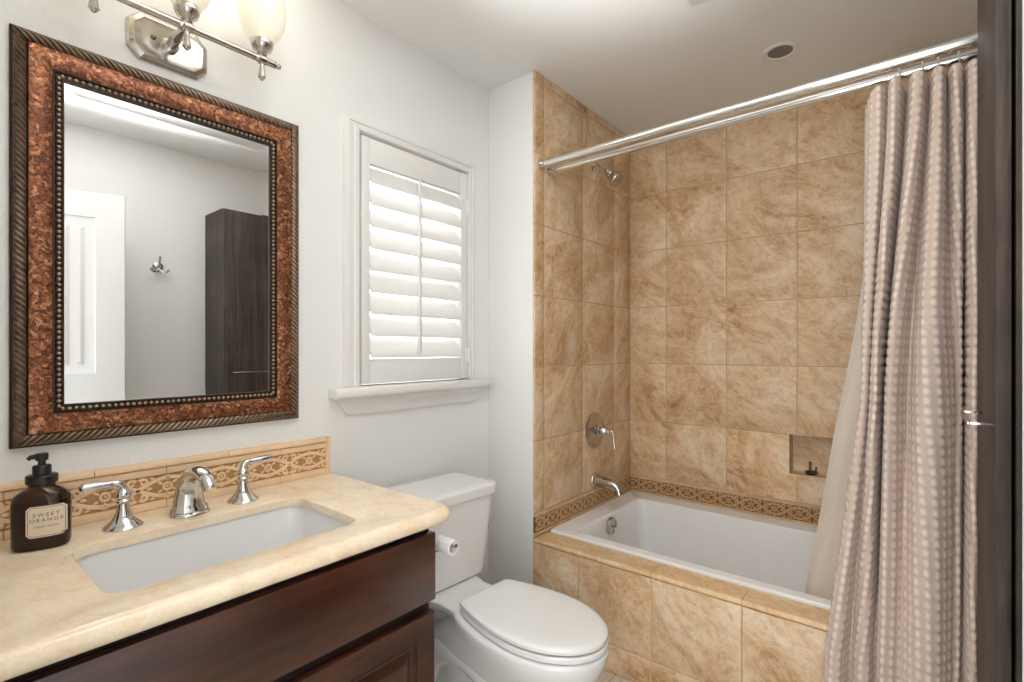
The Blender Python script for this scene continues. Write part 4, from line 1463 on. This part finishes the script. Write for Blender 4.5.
# toilet paper on a chrome holder fixed to the cabinet's side
ph = thing('paper_holder', 'small chrome toilet paper holder fixed to the side of the vanity cabinet', 'paper holder', (0.47, 0.905, 0.69))
px, pz = 0.494, 0.704
bm = B(); lathe(bm, [(0.020, 0), (0.020, 0.004), (0.012, 0.009), (0.007, 0.011), (0.0065, 0.050), (0.009, 0.058), (0.0095, 0.066), (0.006, 0.072)], (px + 0.004, VY1 - 0.0004, pz - 0.030), (0, 1, 0), 20); part('mount', bm, M['chrome'], ph)
bm = B(); tube(bm, [(px + 0.004, 0.966, pz - 0.030), (px + 0.002, 0.966, pz - 0.012), (px + 0.008, 0.966, pz), (px + 0.04, 0.966, pz), (px + 0.078, 0.966, pz)], 0.006, 12)
tube(bm, catmull([(px + 0.004, 0.955, pz + 0.004), (px + 0.010, 0.950, pz - 0.012), (px + 0.004, 0.948, pz - 0.026), (px - 0.006, 0.948, pz - 0.022)], 5), 0.004, 8); part('bar', bm, M['chrome'], ph)
bm = B()
lathe(bm, [(0.0150, 0.0), (0.0205, 0.0), (0.0205, 0.058), (0.0150, 0.058)], (px + 0.009, 0.966, pz - 0.0085), (1, 0, 0), 30, cap0=False, cap1=False)
vs = list(bm.verts)
ring_n = 30
for k in range(ring_n):
    j = (k + 1) % ring_n
    bm.faces.new((vs[k], vs[j], vs[3 * ring_n + j], vs[3 * ring_n + k]))
solo('toilet_paper_roll', bm, M['paper'], (px + 0.04, 0.966, pz - 0.029), 'nearly used up white toilet paper roll on the chrome holder beside the vanity', 'toilet paper')

# ---------------------------------------------------------------- tall dark cabinet
CX, CY0, CY1, CZ = 1.6565, 1.217, 1.612, 2.08
tc = thing('tall_cabinet', 'tall dark grey oak linen cabinet with a slim bar handle beside the shower curtain', 'cabinet', (1.80, 1.41, 0))
bm = B(); box(bm, (CX + 0.026, CY0, 0.0), (XR - 0.002, CY1, CZ), 0.0012, 1); part('body', bm, M['cabinet'], tc)
for z0, z1, hz in ((0.06, CZ - 0.003, 1.104),):
    bm = B(); box(bm, (CX, CY0 + 0.001, z0), (CX + 0.0205, CY1 - 0.001, z1), 0.0012, 2)
    d = part('door', bm, M['cabinet'], tc)
    if hz:
        bm = B()
        for y in (1.258, 1.482):
            box(bm, (CX - 0.034, y - 0.0024, hz - 0.0024), (CX + 0.0005, y + 0.0024, hz + 0.0024), 0.0007, 2)
        box(bm, (CX - 0.035, 1.2555, hz - 0.0026), (CX - 0.0298, 1.4845, hz + 0.0026), 0.0007, 2)
        part('handle', bm, M['nickel'], d)
bm = B(); box(bm, (CX + 0.0206, CY0 + 0.05, 0.03), (CX + 0.0259, CY1 - 0.006, CZ - 0.012)); part('gap_shade_strip', bm, M['gap'], tc, smooth=0)  # black strip standing in for the shade inside the door gap

# ---------------------------------------------------------------- open door leaf and robe hook (seen in the mirror)
def door_leaf():
    hinge = Vector((1.874, 0.020, 0)); free = Vector((1.640, 0.738, 0))
    d = (free - hinge).normalized(); L = 0.755
    nrm = Vector((d.y, -d.x, 0))            # away from the wall is -nrm
    if nrm.x > 0: nrm = -nrm
    def W(a, t, z):
        return hinge + d * a + nrm * t + Vector((0, 0, z))
    z0, z1, th = 0.012, 2.030, 0.035
    bm = B()
    def ringp(a0, a1, b0, b1, t):
        return [W(a0, t, b0), W(a1, t, b0), W(a1, t, b1), W(a0, t, b1)]
    for sgn in (0, 1):
        pass
    # slab with two recessed panels on the room side
    As = [0, 0.115, L - 0.115, L]
    Zs = [z0, 0.24, 0.98, 1.12, z1 - 0.125, z1]
    for i in range(3):
        for j in range(5):
            if i == 1 and j in (1, 3):
                a0, a1, b0, b1 = As[1], As[2], Zs[j], Zs[j + 1]
                rs = []
                for ins, t in ((0, 0), (0.004, -0.006), (0.014, -0.009), (0.045, -0.009), (0.060, -0.003), (0.064, -0.003)):
                    rs.append([bm.verts.new(p) for p in ringp(a0 + ins, a1 - ins, b0 + ins, b1 - ins, t)])
                for q, w in zip(rs, rs[1:]):
                    bridge(bm, q, w)
                bm.faces.new(rs[-1])
            else:
                bm.faces.new([bm.verts.new(p) for p in ringp(As[i], As[i + 1], Zs[j], Zs[j + 1], 0)])
    f = [W(0, 0, z0), W(L, 0, z0), W(L, 0, z1), W(0, 0, z1)]
    b = [W(0, -th, z0), W(L, -th, z0), W(L, -th, z1), W(0, -th, z1)]
    fv = [bm.verts.new(p) for p in f]; bv = [bm.verts.new(p) for p in b]
    bridge(bm, fv, bv); bm.faces.new(bv)
    bmesh.ops.remove_doubles(bm, verts=bm.verts, dist=0.0002)
    o = struct('door_1', bm, M['door'], smooth=20)
    bm = B()
    for z in (0.25, 1.05, 1.82):
        p = W(0.0, -th - 0.004, z)
        tube(bm, [p + Vector((0, 0, -0.045)), p, p + Vector((0, 0, 0.045))], 0.006, 12)
    struct('hinge', bm, M['nickel'], o)
    return o
door_leaf()

HY, HZ_ = 0.965, 1.726
hk = thing('robe_hook', 'small chrome double robe hook on the white wall beside the dark cabinet', 'robe hook', (XR, HY, HZ_))
bm = B(); lathe(bm, [(0.029, 0), (0.029, 0.004), (0.024, 0.010), (0.012, 0.013), (0.010, 0.022)], (XR - 0.0005, HY, HZ_), (-1, 0, 0), 28); part('rosette', bm, M['chrome'], hk)
bm = B()
tube(bm, catmull([(XR - 0.018, HY, HZ_ - 0.012), (XR - 0.030, HY, HZ_ + 0.010), (XR - 0.040, HY, HZ_ + 0.040), (XR - 0.046, HY, HZ_ + 0.056)], 5), [0.0055] * 13 + [0.0068] * 2 + [0.0075], 12)
part('upper_prong', bm, M['chrome'], hk)
bm = B()
for s in (-1, 1):
    tube(bm, catmull([(XR - 0.018, HY, HZ_ - 0.012), (XR - 0.026, HY + s * 0.016, HZ_ - 0.030), (XR - 0.036, HY + s * 0.034, HZ_ - 0.032), (XR - 0.042, HY + s * 0.046, HZ_ - 0.016)], 5), [0.0055] * 13 + [0.0068] * 2 + [0.0075], 12)
part('lower_prong', bm, M['chrome'], hk)

# baseboards where the walls run free
bm = B(); box(bm, (0.0005, 0.905, 0.0), (0.014, YW - 0.0005, 0.095), 0.003); box(bm, (0.0145, YW - 0.014, 0.0), (XW - 0.011, YW - 0.0005, 0.095), 0.003); struct('baseboard_left', bm, M['trim'])
bm = B(); box(bm, (XR - 0.014, 0.03, 0.0), (XR - 0.0005, CY0 - 0.002, 0.095), 0.003); struct('baseboard_right', bm, M['trim'])
